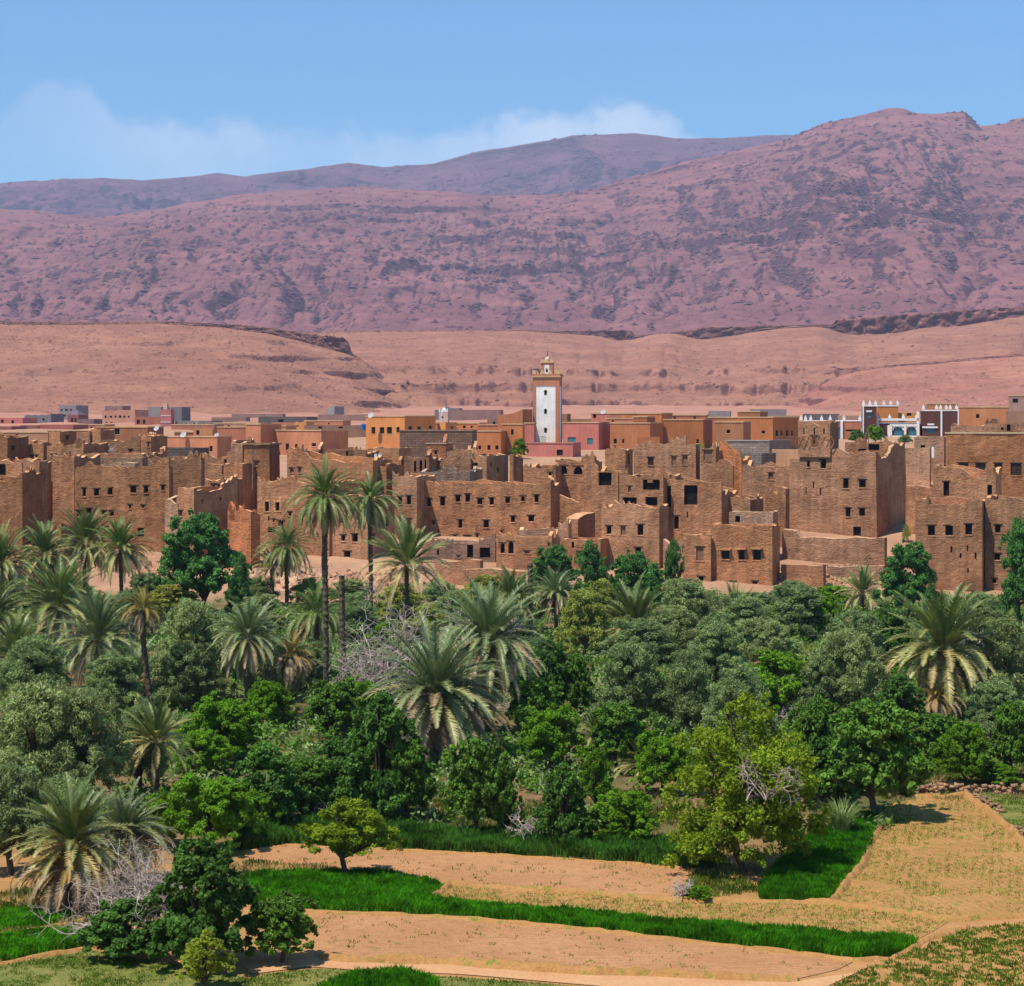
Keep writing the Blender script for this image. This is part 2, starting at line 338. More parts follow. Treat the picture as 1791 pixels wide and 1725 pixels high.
def hills(name, label, mat, sil, foot, Yr, Yf, cap=None, back=(900, -60), nx=760, nt=200, amp=(60, 700, 6), terr=(60, 0.5, 0.25), seed=1, pw=1.0, cut=None, gul=0.0, tm=0.42, rgh=None, warp=1.1, mx=(0.75, 0.75, 6), rill=(0.01, 10.0), x01=(-330, 2120)):
    """a range of hills as a height field over bearing and distance; sil/foot: photo skyline and foot line, Yr/Yf: their distances in m"""
    px = np.linspace(x01[0], x01[1], nx); u = U(px)
    rj = (fbm(px/60, px*0+seed, 5, seed+50)-0.5)*2
    zr = CAMZ+(HZ-(hz(px, sil)+rj*cut if cut else hz(px, sil)))/F*Yr
    yf = hz(px, Yf) if isinstance(Yf, list) else np.full(nx, float(Yf))
    zf = CAMZ+(HZ-hz(px, foot))/F*yf
    capz = (hz(px, cap)/F*Yr) if cap else np.zeros(nx)
    capz = capz*(0.75+0.5*fbm(px/25, px*0+3, 3, seed+9))
    ts = np.linspace(0, 1, nt)**0.9
    rows = []; cl = 10 if cap else 0
    def blur(a, w):
        k = np.hanning(int(w/(px[1]-px[0]))*2+3); k /= k.sum(); h = len(k)//2
        return np.convolve(np.pad(a, h, 'edge'), k, 'valid')
    zt = np.minimum(blur(zr-capz, 45), zr) if cap else blur(zr, 110); ztip = zr-capz if cap is None else zt; capz = zr-zt if cap else capz
    edge = np.clip(np.minimum((px-x01[0]), (x01[1]-px))/60, 0, 1)
    for t in ts:                                          # foot up to the top of the slope
        Y = yf+(Yr-yf)*t; X = u*Y
        zz = zt*(1-t**30)+ztip*t**30; z = zf+(zz-zf)*(t**pw)
        n = fbm(X/amp[1], Y/amp[1], amp[2], seed, 0.52, True)-0.55
        w = np.sin(pi*min(1, t*1.02))**0.6
        z = z+w*amp[0]*n*2
        if gul:
            gx = fbm(u*F/gul[0]+0.35*fbm(X/300, Y/300, 3, seed+4), Y/2600, 4, seed+31, 0.55, True)
            z = z-w*gul[1]*np.clip(gx-0.55, 0, 1)*2.2
        if terr:
            P = terr[0]; q = z/P+0.3*fbm(X/(P*3), Y/(P*3), 4, seed+14)+warp*fbm(X/(amp[1]*1.4), Y/(amp[1]*1.4), 4, seed+13); fl = np.floor(q); fr = q-fl
            k = terr[2]; s = np.where(fr < 1-k, fr*(0.35/(1-k)), 0.35+(fr-(1-k))/k*0.65)
            mk = np.clip((fbm(X/(amp[1]*mx[0])+9, Y/(amp[1]*mx[1]), 6, seed+21, 0.62)-tm)*mx[2], 0, 1)*w
            z = z-w*rill[0]*fbm(X/rill[1], Y/(rill[1]*5)+0.4*fbm(X/rill[1], Y/rill[1], 3, seed+8), 4, seed+71, 0.55, True)
            z = z+mk*terr[1]*P*(s-fr)
            if rgh: z = z+(mk*0.85+0.15)*rgh[0]*(fbm(X/rgh[1], Y/rgh[1]*0.6, 4, seed+63, 0.6, True)-0.5)*w
        rows.append(np.stack([X, Y, z], -1))
    if cap:                                               # the rim of rock, nearly upright
        for c in range(1, cl+1):
            f = c/cl; Y = Yr+f*3+(fbm(px/14, px*0+c*0.35, 4, seed+77)-0.5)*capz*0.9
            rows.append(np.stack([u*Y, Y, zt+capz*f], -1))
    for f in (0.08, 0.2, 0.4, 0.7, 1.0):                  # the far side, falling away
        Y = np.full(nx, Yr+6+back[0]*f); z = zr+back[1]*f+(fbm(u*Y/200, Y/200, 4, seed+5)-0.5)*6*f
        rows.append(np.stack([u*Y, Y, z], -1))
    V = np.concatenate(rows); R = len(rows)
    i, j = np.meshgrid(np.arange(R-1), np.arange(nx-1), indexing='ij'); q = (i*nx+j).ravel()
    Fc = np.stack([q, q+1, q+nx+1, q+nx], -1)
    o = link(name, np_mesh(name, V, Fc, mat, True)); tag(o, label, name.replace('_', ' '), kind='structure')
    return o
mh1 = hill_mat('near_scree', (0.47, 0.222, 0.145), (0.38, 0.175, 0.118), (0.19, 0.085, 0.072), 0.72, 0.9, 2.2)
mh1b = hill_mat('pink_scree', (0.52, 0.24, 0.165), (0.44, 0.18, 0.135), (0.22, 0.09, 0.075), 0.72, 0.9, 2.2)
mh2 = hill_mat('mountain_rock', (0.37, 0.165, 0.155), (0.28, 0.125, 0.125), (0.11, 0.055, 0.068), 0.80, 0.95, 0.75)
mh3 = hill_mat('far_rock', (0.24, 0.12, 0.135), (0.17, 0.09, 0.11), (0.075, 0.05, 0.07), 0.78, 0.96, 0.5)
hills('mesa', 'tan flat topped mesa with a dark rim cliff ending above the left half of the town', mh1,
      [(-330, 556), (0, 562), (150, 564), (300, 562), (420, 568), (500, 577), (560, 586), (600, 590), (609, 597), (616, 618), (650, 642), (700, 682), (760, 714), (2200, 760)],
      [(-330, 732), (600, 732), (700, 732), (800, 737), (2200, 780)], 1950, 1330, cap=[(-330, 4), (0, 5), (250, 4), (480, 10), (540, 18), (585, 28), (607, 20), (616, 4), (640, 0), (2200, 0)],
      amp=(7, 420, 7), terr=(15, 1.0, 0.08), seed=11, pw=1.12, tm=0.40, rgh=(1.6, 30), mx=(3.0, 0.7, 4), rill=(1.0, 22), back=(500, -30), x01=(-330, 800), nx=620)
hills('plateau', 'tan plateau with broken dark cliff rim behind the minaret and the right side of town', mh1,
      [(-330, 590), (400, 586), (620, 579), (760, 578), (900, 577), (1000, 579), (1080, 577), (1104, 579), (1112, 587), (1200, 578), (1240, 572), (1330, 570), (1440, 567), (1456, 568), (1462, 560), (1560, 552), (1640, 546), (1720, 540), (1791, 537), (2120, 528)],
      [(-330, 731), (2120, 731)], 2700, 1420, cap=[(-330, 2), (620, 2), (760, 2), (900, 2), (990, 4), (1060, 13), (1104, 24), (1112, 2), (1195, 3), (1214, 21), (1290, 16), (1350, 6), (1440, 4), (1456, 1), (1463, 26), (1560, 34), (1640, 22), (1690, 30), (1791, 14), (2120, 16)],
      amp=(16, 560, 7), terr=(18, 1.0, 0.09), seed=23, pw=1.2, tm=0.47, rgh=(1.2, 38), mx=(3.6, 0.7, 4), rill=(1.0, 34), gul=(210, 12), back=(700, -40), nx=900, nt=220)
hills('foothill', 'pink eroded foothill with pale ledges low behind the right end of town', mh1b,
      [(1290, 730), (1372, 712), (1410, 690), (1445, 664), (1490, 648), (1540, 640), (1640, 632), (1720, 624), (1791, 617), (2120, 604)],
      [(1290, 738), (2120, 732)], 1760, 1370, cap=[(1290, 0), (1440, 2), (1560, 4), (1791, 5), (2120, 5)], amp=(6, 300, 7), terr=(10, 1.0, 0.09), seed=37, pw=1.1, tm=0.44, rgh=(1.2, 26), mx=(2.2, 0.8, 3), rill=(1.4, 20), back=(300, -16), nx=420, nt=140, x01=(1290, 2120))
hills('mountain', 'broad purple brown rocky mountain rising to a blocky summit on the right', mh2,
      [(-330, 380), (0, 366), (60, 369), (170, 379), (250, 371), (320, 356), (420, 341), (520, 333), (640, 328), (760, 335), (860, 342), (960, 342), (1060, 325), (1120, 305), (1180, 288), (1300, 262), (1370, 245), (1405, 229), (1440, 215), (1510, 202), (1555, 191), (1580, 191), (1605, 198), (1650, 197), (1688, 194), (1700, 205), (1712, 221), (1760, 215), (1775, 206), (1791, 204), (2120, 190)],
      [(-330, 590), (600, 590), (1200, 600), (2120, 585)], 6200, 3300, amp=(75, 1500, 8), terr=(60, 0.85, 0.16), seed=41, pw=1.0, tm=0.495, rgh=(40, 75), warp=0.35, mx=(1.7, 0.55, 5), rill=(34, 120), gul=(330, 70), cut=3.0, back=(1200, -160), nx=1150, nt=430)
hills('mountain_ridge', 'hazy blue violet mountain ridge farthest away along the skyline', mh3,
      [(-330, 335), (0, 322), (100, 315), (180, 310), (250, 315), (330, 310), (380, 302), (430, 308), (520, 297), (610, 284), (670, 293), (760, 287), (840, 265), (900, 255), (1000, 238), (1110, 234), (1180, 242), (1260, 243), (1320, 238), (1380, 236), (1500, 245), (2120, 260)],
      [(-330, 470), (2120, 470)], 10200, 7600, amp=(150, 1900, 8), terr=(190, 0.6, 0.25), seed=57, pw=0.9, tm=0.45, rgh=(60, 230), rill=(40, 220), gul=(300, 110), cut=2.5, back=(1500, -250), nx=900, nt=220)

def rocks(name, label, hill, n, smin, smax, mat, seed, y, steep=0.0, flat=0.6):
    """boulders and scrub strewn over a hillside, thickest along its ledges"""
    me = bpy.data.objects[hill].data; nv = len(me.vertices); V = np.empty(nv*3, np.float32); N = np.empty(nv*3, np.float32)
    me.vertices.foreach_get('co', V); me.vertices.foreach_get('normal', N); V = V.reshape(-1, 3); nz = abs(N.reshape(-1, 3)[:, 2])
    rng = np.random.RandomState(seed); w = (0.25+fbm(V[:, 0]/90, V[:, 1]/220, 4, seed)**2*2)*(1+steep*np.clip(0.97-nz, 0, 0.3)*10)
    w[(V[:, 1] < y[0]) | (V[:, 1] > y[1]) | (abs(V[:, 0]/V[:, 1]) > 0.31)] = 0
    i = rng.choice(nv, n, p=w/w.sum()); st = V[np.minimum(i+1, nv-1)]-V[i]; c = V[i]+st*np.where(abs(st).max(1) < 60, rng.rand(n), 0)[:, None]
    s = smin+(smax-smin)*rng.rand(n)**3
    o_ = np.array([(1, 0, 0), (0, 1, 0), (-1, 0, 0), (0, -1, 0), (0, 0, 1), (0.2, 0.1, 0.85)], float)
    P = c[:, None]+o_[None]*(0.6+0.7*rng.rand(n, 6, 1))*s[:, None, None]*np.array((1.3, 1, flat))
    f = np.array([(0, 1, 4), (1, 2, 5), (2, 3, 5), (3, 0, 4), (0, 4, 5), (1, 5, 4)])
    F_ = (f[None]+np.arange(n)[:, None, None]*6).reshape(-1, 3)
    o = link(name, np_mesh(name, P.reshape(-1, 3), F_, mat)); tag(o, label, 'rocks', kind='stuff')
rk1 = plain('hill_stones', (0.24, 0.115, 0.085), 0.95, 0.35, 0.05); rk2 = plain('mountain_crags', (0.13, 0.066, 0.072), 0.95, 0.35, 0.01)
rocks('boulders', 'stones and scrub strewn over the flat topped mesa', 'mesa', 9000, 0.35, 1.6, rk1, 1, (1340, 1960), 2.0)
rocks('boulders', 'stones and scrub strewn over the plateau slope behind the minaret', 'plateau', 13000, 0.4, 2.2, rk1, 2, (1430, 2720), 2.0)
rocks('boulders', 'stones strewn over the pink foothill', 'foothill', 3000, 0.35, 1.4, rk1, 3, (1370, 1770), 2.0)
rocks('crags', 'dark crags standing out along the ledges of the broad mountain', 'mountain', 15000, 2.0, 9.0, rk2, 4, (3400, 6250), 6.0, 0.7)
rocks('crags', 'dark crags on the far mountain ridge', 'mountain_ridge', 5000, 4.0, 16.0, rk2, 5, (8000, 10250), 5.0, 0.7)

# ------------------------------------------------------------------ air
def build_haze():
    mb = MB(); mb.box((-9000, -1500, -3), (18000, 0, 0), (0, 13700, 0), (0, 0, 1900))
    m = bpy.data.materials.new('haze'); m.use_nodes = True; nt = m.node_tree; nt.nodes.remove(nt.nodes['Principled BSDF'])
    v = nt.nodes.new('ShaderNodeVolumePrincipled'); v.inputs['Color'].default_value = (0.62, 0.68, 1.0, 1); v.inputs['Density'].default_value = HAZE
    nt.links.new(v.outputs[0], nt.nodes['Material Output'].inputs['Volume'])
    o = link('haze', mb.mesh('haze', m)); tag(o, 'thin blue summer haze lying over the valley and mountains', 'haze', kind='stuff')
HAZE = 6.0e-5
build_haze()

# ------------------------------------------------------------------ houses
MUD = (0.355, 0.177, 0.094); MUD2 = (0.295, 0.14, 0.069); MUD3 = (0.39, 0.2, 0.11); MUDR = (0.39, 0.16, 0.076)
SAND = (0.42, 0.245, 0.15)
rs = np.random.RandomState(5)
def n1(s, seed): return float(vnoise(np.array([s]), np.array([seed*3.7]), seed)[0])

class Face:
    """one upright wall face: P foot corner, d run, n outward"""
    def __init__(f, P, d, Wd): f.P = np.array(P, float); f.d = np.array(d, float); f.W = Wd; f.n = np.array((d[1], -d[0], 0.0))
    def pt(f, s, z, o=0.0):
        q = f.P+f.d*s+f.n*o; return (q[0], q[1], z)
    def hit(f, px, py):
        u = U(px); s = (u*f.P[1]-f.P[0])/(f.d[0]-u*f.d[1]); Y = f.P[1]+f.d[1]*s
        return s, wz(py, Y), Y

def slab(mb, f, s0, s1, zb, ztop, holes, th, step, wob, seed, mi=0, cap=0):
    """a thick wall with real openings; ztop(s) is its broken or straight top edge"""
    hs = [h for h in holes if h[0] > s0+0.02 and h[1] < s1-0.02]
    ss = {s0, s1}; zs = {zb}
    for h in hs: ss.update(h[:2]); zs.update(h[2:4])
    ss.update(np.arange(s0, s1, step)[1:]); ss = sorted(ss)
    keep = [ss[0]]; hard = {x for h in hs for x in h[:2]} | {s0, s1}
    for x in ss[1:]:
        if x-keep[-1] < 0.12:
            if x in hard and keep[-1] not in hard: keep[-1] = x
            elif x in hard: keep.append(x)
        else: keep.append(x)
    ss = keep
    T = [ztop(s) for s in ss]
    zcap = max([h[3] for h in hs], default=zb)+0.06
    T = [max(t, zcap+0.08) for t in T]
    zmid = min(T)-0.05
    if zmid > zcap:
        zs.update(np.arange(zcap, zmid, step*1.1))
    zs.add(zcap); zl = sorted(z for z in zs if z <= max(zcap, zmid))
    z2 = [zl[0]]
    hz_ = {x for h in hs for x in h[2:4]}
    for z in zl[1:]:
        if z-z2[-1] > 0.1 or z in hz_: z2.append(z)
        # fill big gaps
    zl = []
    for a, b in zip(z2, z2[1:]+[None]):
        zl.append(a)
        if b is not None and b-a > step*1.6:
            k = int((b-a)/step); zl.extend([a+(b-a)*i/k for i in range(1, k)])
    S = np.array(ss); nS = len(ss)
    def off(s, z):
        e = min(1, (s-s0)/0.8, (s1-s)/0.8)
        if e <= 0 or wob == 0: return 0
        q = f.P+f.d*s
        return wob*max(0, e)*2*(float(fbm(np.array([s*0.55+seed*3.1]), np.array([z*0.55+seed]), 3, 5)[0])-0.5)
    rows = [[f.pt(s, z, off(s, z)) for s in ss] for z in zl]
    ztl = zl[-1]
    ups = [0.34, 0.67, 1.0] if max(T)-ztl > 1.0 else [1.0]
    for k in ups: rows.append([f.pt(s, ztl+(t-ztl)*k, off(s, ztl+(t-ztl)*k)) for s, t in zip(ss, T)])
    zz = zl+[1e9]*len(ups)
    b = len(mb.v)
    for r in rows: mb.v.extend(r)
    def inside(i, j):
        if zz[i+1] > 1e8: return False
        sm = (ss[j]+ss[j+1])/2; zm = (zz[i]+zz[i+1])/2
        return any(h[0] < sm < h[1] and h[2] < zm < h[3] for h in hs)
    for i in range(len(rows)-1):
        for j in range(nS-1):
            if not inside(i, j):
                mb.f.append((b+i*nS+j, b+i*nS+j+1, b+(i+1)*nS+j+1, b+(i+1)*nS+j)); mb.mi.append(mi)
    for h in hs:                                         # reveals
        a0, a1, c0, c1 = h[:4]; q = th
        for p, r in (((a0, c0), (a1, c0)), ((a1, c0), (a1, c1)), ((a1, c1), (a0, c1)), ((a0, c1), (a0, c0))):
            mb.poly([f.pt(*p), f.pt(*p, -q), f.pt(*r, -q), f.pt(*r)], mi)
    top = rows[-1]
    inn = [f.pt(s, t, -th) for s, t in zip(ss, T)]
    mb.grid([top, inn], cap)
    zi = [max(zb, min(T)-3.0)]*nS
    mb.grid([inn, [f.pt(s, z, -th) for s, z in zip(ss, zi)]], mi)
    for k, s in ((0, s0), (-1, s1)):
        mb.poly([f.pt(s, zb), f.pt(s, T[k]), f.pt(s, T[k], -th), f.pt(s, zb, -th)], mi)

def profile(f, pts, z0):
    if not pts: return lambda s: z0
    q = sorted((f.hit(px, py)[0], f.hit(px, py)[1]) for px, py in pts)
    xs = [a for a, _ in q]; zs = [b for _, b in q]
    return lambda s: float(np.interp(s, xs, zs))

HOUSES = {}
def house(label, x0, x1, y, Y, x2=None, D=None, a=24, kind='house', name='mud_house', col=MUD, mat='mud', win=(), swin=(), top=None, stop=None,
          rough=0.0, th=0.5, step=None, roof=0.3, zb=None, grp=None, coping=None, dy=None, wob=None, taper=0.0, parent=None, hide=False, back=True, zadd=None, roofcol=None, wcol='dark'):
    """a house whose front runs from photo column x0 to x1 with its near corner Y metres out, turned a degrees; x2: end of the side wall"""
    ar = radians(a); u = U(x0); Px = wx(x1, Y)
    Wd = (Px-u*Y)/(cos(ar)+u*sin(ar))
    d = np.array((cos(ar), -sin(ar), 0)); dep = np.array((sin(ar), cos(ar), 0))
    if D is None:
        if x2 is not None:
            u2 = U(x2); D = (u2*Y-Px)/(sin(ar)-u2*cos(ar))
            D = min(max(D, 1.2), 40)
        else: D = min(max(Wd*0.8, 4), 12)
    zt = wz(y, Y)
    PR = np.array((Px, Y, 0.0)); PL = PR-d*Wd
    ctr = PR-d*Wd/2+dep*D/2
    if zb is None: zb = min(float(tz(p[0], p[1])) for p in (PL, PR, PL+dep*D, PR+dep*D))-0.5
    step = step or (0.75 if mat == 'mud' and Y < 320 else 1.6 if mat == 'mud' else 3.0)
    wob = (0.10 if mat == 'mud' else 0.0) if wob is None else wob
    ff = Face(PL, d, Wd); fs = Face(PR, dep, D); fb = Face(PR+dep*D, -d, Wd); fl = Face(PL+dep*D, -dep, D)
    seed = len(HOUSES)+3
    rough = rough*1.5+(0.15 if mat == 'mud' else 0)
    if mat == 'mud':
        g_ = random.Random(seed*13+1); k_ = g_.uniform(0.86, 1.16); h_ = g_.uniform(-.07, .09); col = (col[0]*k_*(1-h_*.3), col[1]*k_*(1+h_*.5), col[2]*k_*(1+h_*1.6))
    pf = profile(ff, top, zt); ps = profile(fs, stop, pf(Wd))
    def ragged(p, k):
        if not rough: return p
        return lambda s: p(s)+rough*((n1(s*0.55, seed+k)-0.5)*1.3+(n1(s*1.9, seed+k+9)-0.6)*0.7)
    th = min(th, D*0.3, Wd*0.3)
    base = np.array((ctr[0], ctr[1], zb+0.5))
    root = parent
    if parent is None:
        root = empty(name, tuple(base), label, kind, grp)
    rb = np.array(root.location)
    wins = []
    def mk(f, lst, pz):
        H = []
        for w in lst:
            px, py, ww, hh = w[:4]; k = w[4] if len(w) > 4 else None
            s, z, Yh = f.hit(px, py); sc_ = Yh/F
            ww *= 1+0.16*sin(px*12.9); hh *= 1+0.14*sin(px*7.7+py); fw = abs((f.hit(px+ww/2, py)[0]-f.hit(px-ww/2, py)[0]))/2; fh = hh*sc_/2
            H.append((s-fw, s+fw, z-fh, z+fh, k, f))
        H = [h for h in H if h[0] > 0.1 and h[1] < f.W-0.1 and h[2] > zb+0.1]
        return H
    hf = mk(ff, win, pf); hs_ = mk(fs, swin, ps)
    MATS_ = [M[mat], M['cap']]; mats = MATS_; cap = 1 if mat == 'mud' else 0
    mb = MB()
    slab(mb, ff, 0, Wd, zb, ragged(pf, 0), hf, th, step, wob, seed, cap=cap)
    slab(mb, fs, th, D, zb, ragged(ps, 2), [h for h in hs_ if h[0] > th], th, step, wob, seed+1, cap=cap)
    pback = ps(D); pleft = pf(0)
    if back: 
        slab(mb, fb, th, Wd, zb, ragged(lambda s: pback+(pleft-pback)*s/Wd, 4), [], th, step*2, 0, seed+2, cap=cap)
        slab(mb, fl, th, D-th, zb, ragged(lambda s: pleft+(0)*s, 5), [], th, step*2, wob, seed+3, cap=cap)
    def fin(m):
        if taper:
            for i, p in enumerate(m.v):
                k = 1-taper*max(0, p[2]-zb-0.5); m.v[i] = (ctr[0]+(p[0]-ctr[0])*k, ctr[1]+(p[1]-ctr[1])*k, p[2])
        return m
    link('wall', fin(mb).mesh('wall', mats, rb, mat == 'xx'), root, col)
    if roof is not None:
        tops = [pf(s) for s in np.linspace(0, Wd, 9)]+[ps(s) for s in np.linspace(0, D, 5)]
        zr = min(tops)-roof-rough*0.8
        r = MB(); n = 9
        e = th-0.06
        g = []
        for i in range(n):
            row = []
            for j in range(n):
                s = e+(Wd-2*e)*j/(n-1); q = ff.P+ff.d*s+dep*(e+(D-2*e)*i/(n-1))
                row.append((q[0], q[1], zr+(0.12+rough*0.3)*(n1(j*0.7+i*1.3, seed)-0.5)))
            g.append(row)
        r.grid(g)
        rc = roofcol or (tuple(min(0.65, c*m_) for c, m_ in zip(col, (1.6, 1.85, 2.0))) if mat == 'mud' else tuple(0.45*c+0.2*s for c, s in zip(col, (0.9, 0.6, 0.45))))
        link('roof', fin(r).mesh('roof', M['mud'], rb), root, rc)
    for h in hf+hs_:
        s0, s1, z0, z1, k, f = h
        m = MB(); dp = min(th*0.85, 0.42)
        wn = 'window'; pm = M[wcol]
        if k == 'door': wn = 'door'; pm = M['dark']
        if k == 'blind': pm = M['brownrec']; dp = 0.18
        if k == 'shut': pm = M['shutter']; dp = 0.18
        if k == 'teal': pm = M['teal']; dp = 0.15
        if k == 'open': dp = th*0.97; wn = 'dark_pane'
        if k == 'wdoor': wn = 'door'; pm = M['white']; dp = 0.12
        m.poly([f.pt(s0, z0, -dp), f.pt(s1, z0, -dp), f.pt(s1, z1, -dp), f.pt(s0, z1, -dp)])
        mm = [pm, M[mat] if mat == 'mud' else M['cream'], M['shutter'], M['white']]
        if k == 'shut':                                  # grille bars
            nb = 4
            for i in range(1, nb): 
                zz_ = z0+(z1-z0)*i/nb; m.box(f.pt(s0, zz_-0.03, -dp), f.d*(s1-s0), -f.n*-0.05, (0, 0, 0.06), 2)
            m.box(f.pt((s0+s1)/2-0.03, z0, -dp), f.d*0.06, f.n*0.08, (0, 0, z1-z0), 2)
        if k == 'arch':
            c = (s0+s1)/2; r_ = (s1-s0)/2
            for sg in (-1, 1):
                pts = [(c+sg*r_, z1), (c+sg*r_, z1-r_*1.1)]
                prof = [(c+sg*r_*cos(t), z1-r_*1.1+r_*1.1*sin(t)) for t in np.linspace(0, pi/2, 6)]
                poly = [f.pt(c+sg*r_, z1, -0.02)]+[f.pt(p, q, -0.02) for p, q in prof]
                m.poly(poly if sg < 0 else poly[::-1], 1)
                m.grid([[f.pt(p, q, -0.02) for p, q in prof], [f.pt(p, q, -dp) for p, q in prof]], 1)
        if k == 'frame':
            w_ = 0.16
            for (b0, b1, c0, c1) in ((s0-w_, s1+w_, z1, z1+w_*1.3), (s0-w_, s1+w_, z0-w_, z0), (s0-w_, s0, z0, z1), (s1, s1+w_, z0, z1)):
                m.box(f.pt(b0, c0, -0.02), f.d*(b1-b0), f.n*0.09, (0, 0, c1-c0), 1)
            m.box(f.pt((s0+s1)/2-0.03, z0, -dp), f.d*0.06, f.n*0.06, (0, 0, z1-z0), 2)
            for i in (1, 2, 3): m.box(f.pt(s0, z0+(z1-z0)*i/4-0.025, -dp), f.d*(s1-s0), f.n*0.05, (0, 0, 0.05), 2)
        elif k not in ('open', 'slit', 'door') and Y < 330 and mat == 'mud':
            m.box(f.pt(s0-0.1, z0-0.12, -0.1), f.d*(s1-s0+0.2), f.n*0.17, (0, 0, 0.11), 1)
            m.box(f.pt(s0-0.22, z1+0.004, -0.1), f.d*(s1-s0+0.44), f.n*0.15, (0, 0, 0.13), 2)
        if k == 'hood':
            m.box(f.pt(s0-0.25, z1+0.12, -0.02), f.d*(s1-s0+0.5), f.n*0.55, (0, 0, 0.16), 1)
        if mat == 'plaster' and k is None and Y < 500:
            m.box(f.pt((s0+s1)/2-0.04, z0, -dp), f.d*0.08, f.n*0.05, (0, 0, z1-z0), 2)
            m.box(f.pt(s0, (z0+z1)/2, -dp), f.d*(s1-s0), f.n*0.05, (0, 0, 0.08), 2)
            m.box(f.pt(s0-0.12, z0-0.12, -0.1), f.d*(s1-s0+0.24), f.n*0.17, (0, 0, 0.11), 1)
        link(wn, fin(m).mesh(wn, mm, rb), root, tuple(min(.6, c*1.5) for c in col))
    if coping:
        m = MB(); hgt = 0.22*max(1, Y/420)
        for f, e0, e1 in ((ff, -0.1, Wd+0.1), (fs, -0.1+th+0.2, D+0.1)):
            p = pf if f is ff else ps
            m.box(f.pt(e0, p(max(0, min(f.W, e0))), -th-0.05), f.d*(e1-e0), f.n*(th+0.17), (0, 0, hgt))
        link('coping', m.mesh('coping', M['plaster'], rb), root, coping)
    if rough > 0.3 and back and parent is None:             # remains of upper walls standing along the broken edge
        g_ = random.Random(seed*7+5)
        for q_ in range(g_.randint(1, 3)):
            f, p, Lf = (ff, pf, Wd) if g_.random() < 0.65 else (fs, ps, D)
            if Lf < 3: continue
            w_ = g_.uniform(0.7, min(3.2, Lf*0.35)); s_ = g_.choice([0.02, Lf-w_-0.02, g_.uniform(0.3, Lf-w_-0.3)]); hh = g_.uniform(0.35, 1.15)
            m = MB(); sl = g_.uniform(-.4, .4)
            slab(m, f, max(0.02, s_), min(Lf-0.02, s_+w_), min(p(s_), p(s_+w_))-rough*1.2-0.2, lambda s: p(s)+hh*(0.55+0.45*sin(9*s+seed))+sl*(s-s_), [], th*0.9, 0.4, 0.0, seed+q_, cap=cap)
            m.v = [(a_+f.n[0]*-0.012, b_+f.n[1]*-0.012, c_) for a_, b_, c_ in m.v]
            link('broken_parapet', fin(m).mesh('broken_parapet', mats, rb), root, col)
    HOUSES[label] = dict(root=root, ff=ff, fs=fs, W=Wd, D=D, zt=zt, zb=zb, d=d, dep=dep, PR=PR, PL=PL)
    return HOUSES[label]

def ragwall(label, pts, Y0, Y1, th=0.6, col=MUD, rough=0.3, name='mud_wall', kind='wall', foot=None, mat='mud', win=()):
    """a free standing wall between photo columns of pts (its top edge), running from Y0 (left end) to Y1 (right end)"""
    A = np.array((wx(pts[0][0], Y0), Y0, 0)); B = np.array((wx(pts[-1][0], Y1), Y1, 0))
    L = np.linalg.norm(B-A); d = (B-A)/L; f = Face(A, d, L)
    zb = min(float(tz(A[0], A[1])), float(tz(B[0], B[1])))-0.4
    p = profile(f, pts, 0); seed = len(HOUSES)+31
    q = lambda s: p(s)+rough*((n1(s*0.6, seed)-0.5)*1.2+(n1(s*2.1, seed+4)-0.5)*0.6)
    H = []
    for w in win:
        s, z, Yh = f.hit(w[0], w[1]); H.append((s-w[2]*Yh/F/2, s+w[2]*Yh/F/2, z-w[3]*Yh/F/2, z+w[3]*Yh/F/2))
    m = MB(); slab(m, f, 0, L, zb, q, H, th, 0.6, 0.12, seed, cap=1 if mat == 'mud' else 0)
    # the inner face reaches the ground as well
    n = max(3, int(L/0.8)); ss = np.linspace(0, L, n)
    m.grid([[f.pt(s, max(zb, q(s)-2.9), -th-0.004) for s in ss], [f.pt(s, zb, -th-0.004) for s in ss]])
    base = np.array(((A+B)[0]/2, (A+B)[1]/2, zb+0.4))
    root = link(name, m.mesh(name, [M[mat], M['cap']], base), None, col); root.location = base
    tag(root, label, kind); HOUSES[label] = dict(root=root)
    return root

def part_boxes(h, name, boxes, mat, col=None, face='ff'):
    """boxes on a house face: (s0,s1,z0,z1,out0,out1)"""
    f = h[face]; m = MB(); rb = np.array(h['root'].location)
    for s0, s1, z0, z1, o0, o1 in boxes: m.box(f.pt(s0, z0, o0), f.d*(s1-s0), f.n*(o1-o0), (0, 0, z1-z0))
    return link(name, m.mesh(name, mat, rb), h['root'], col)

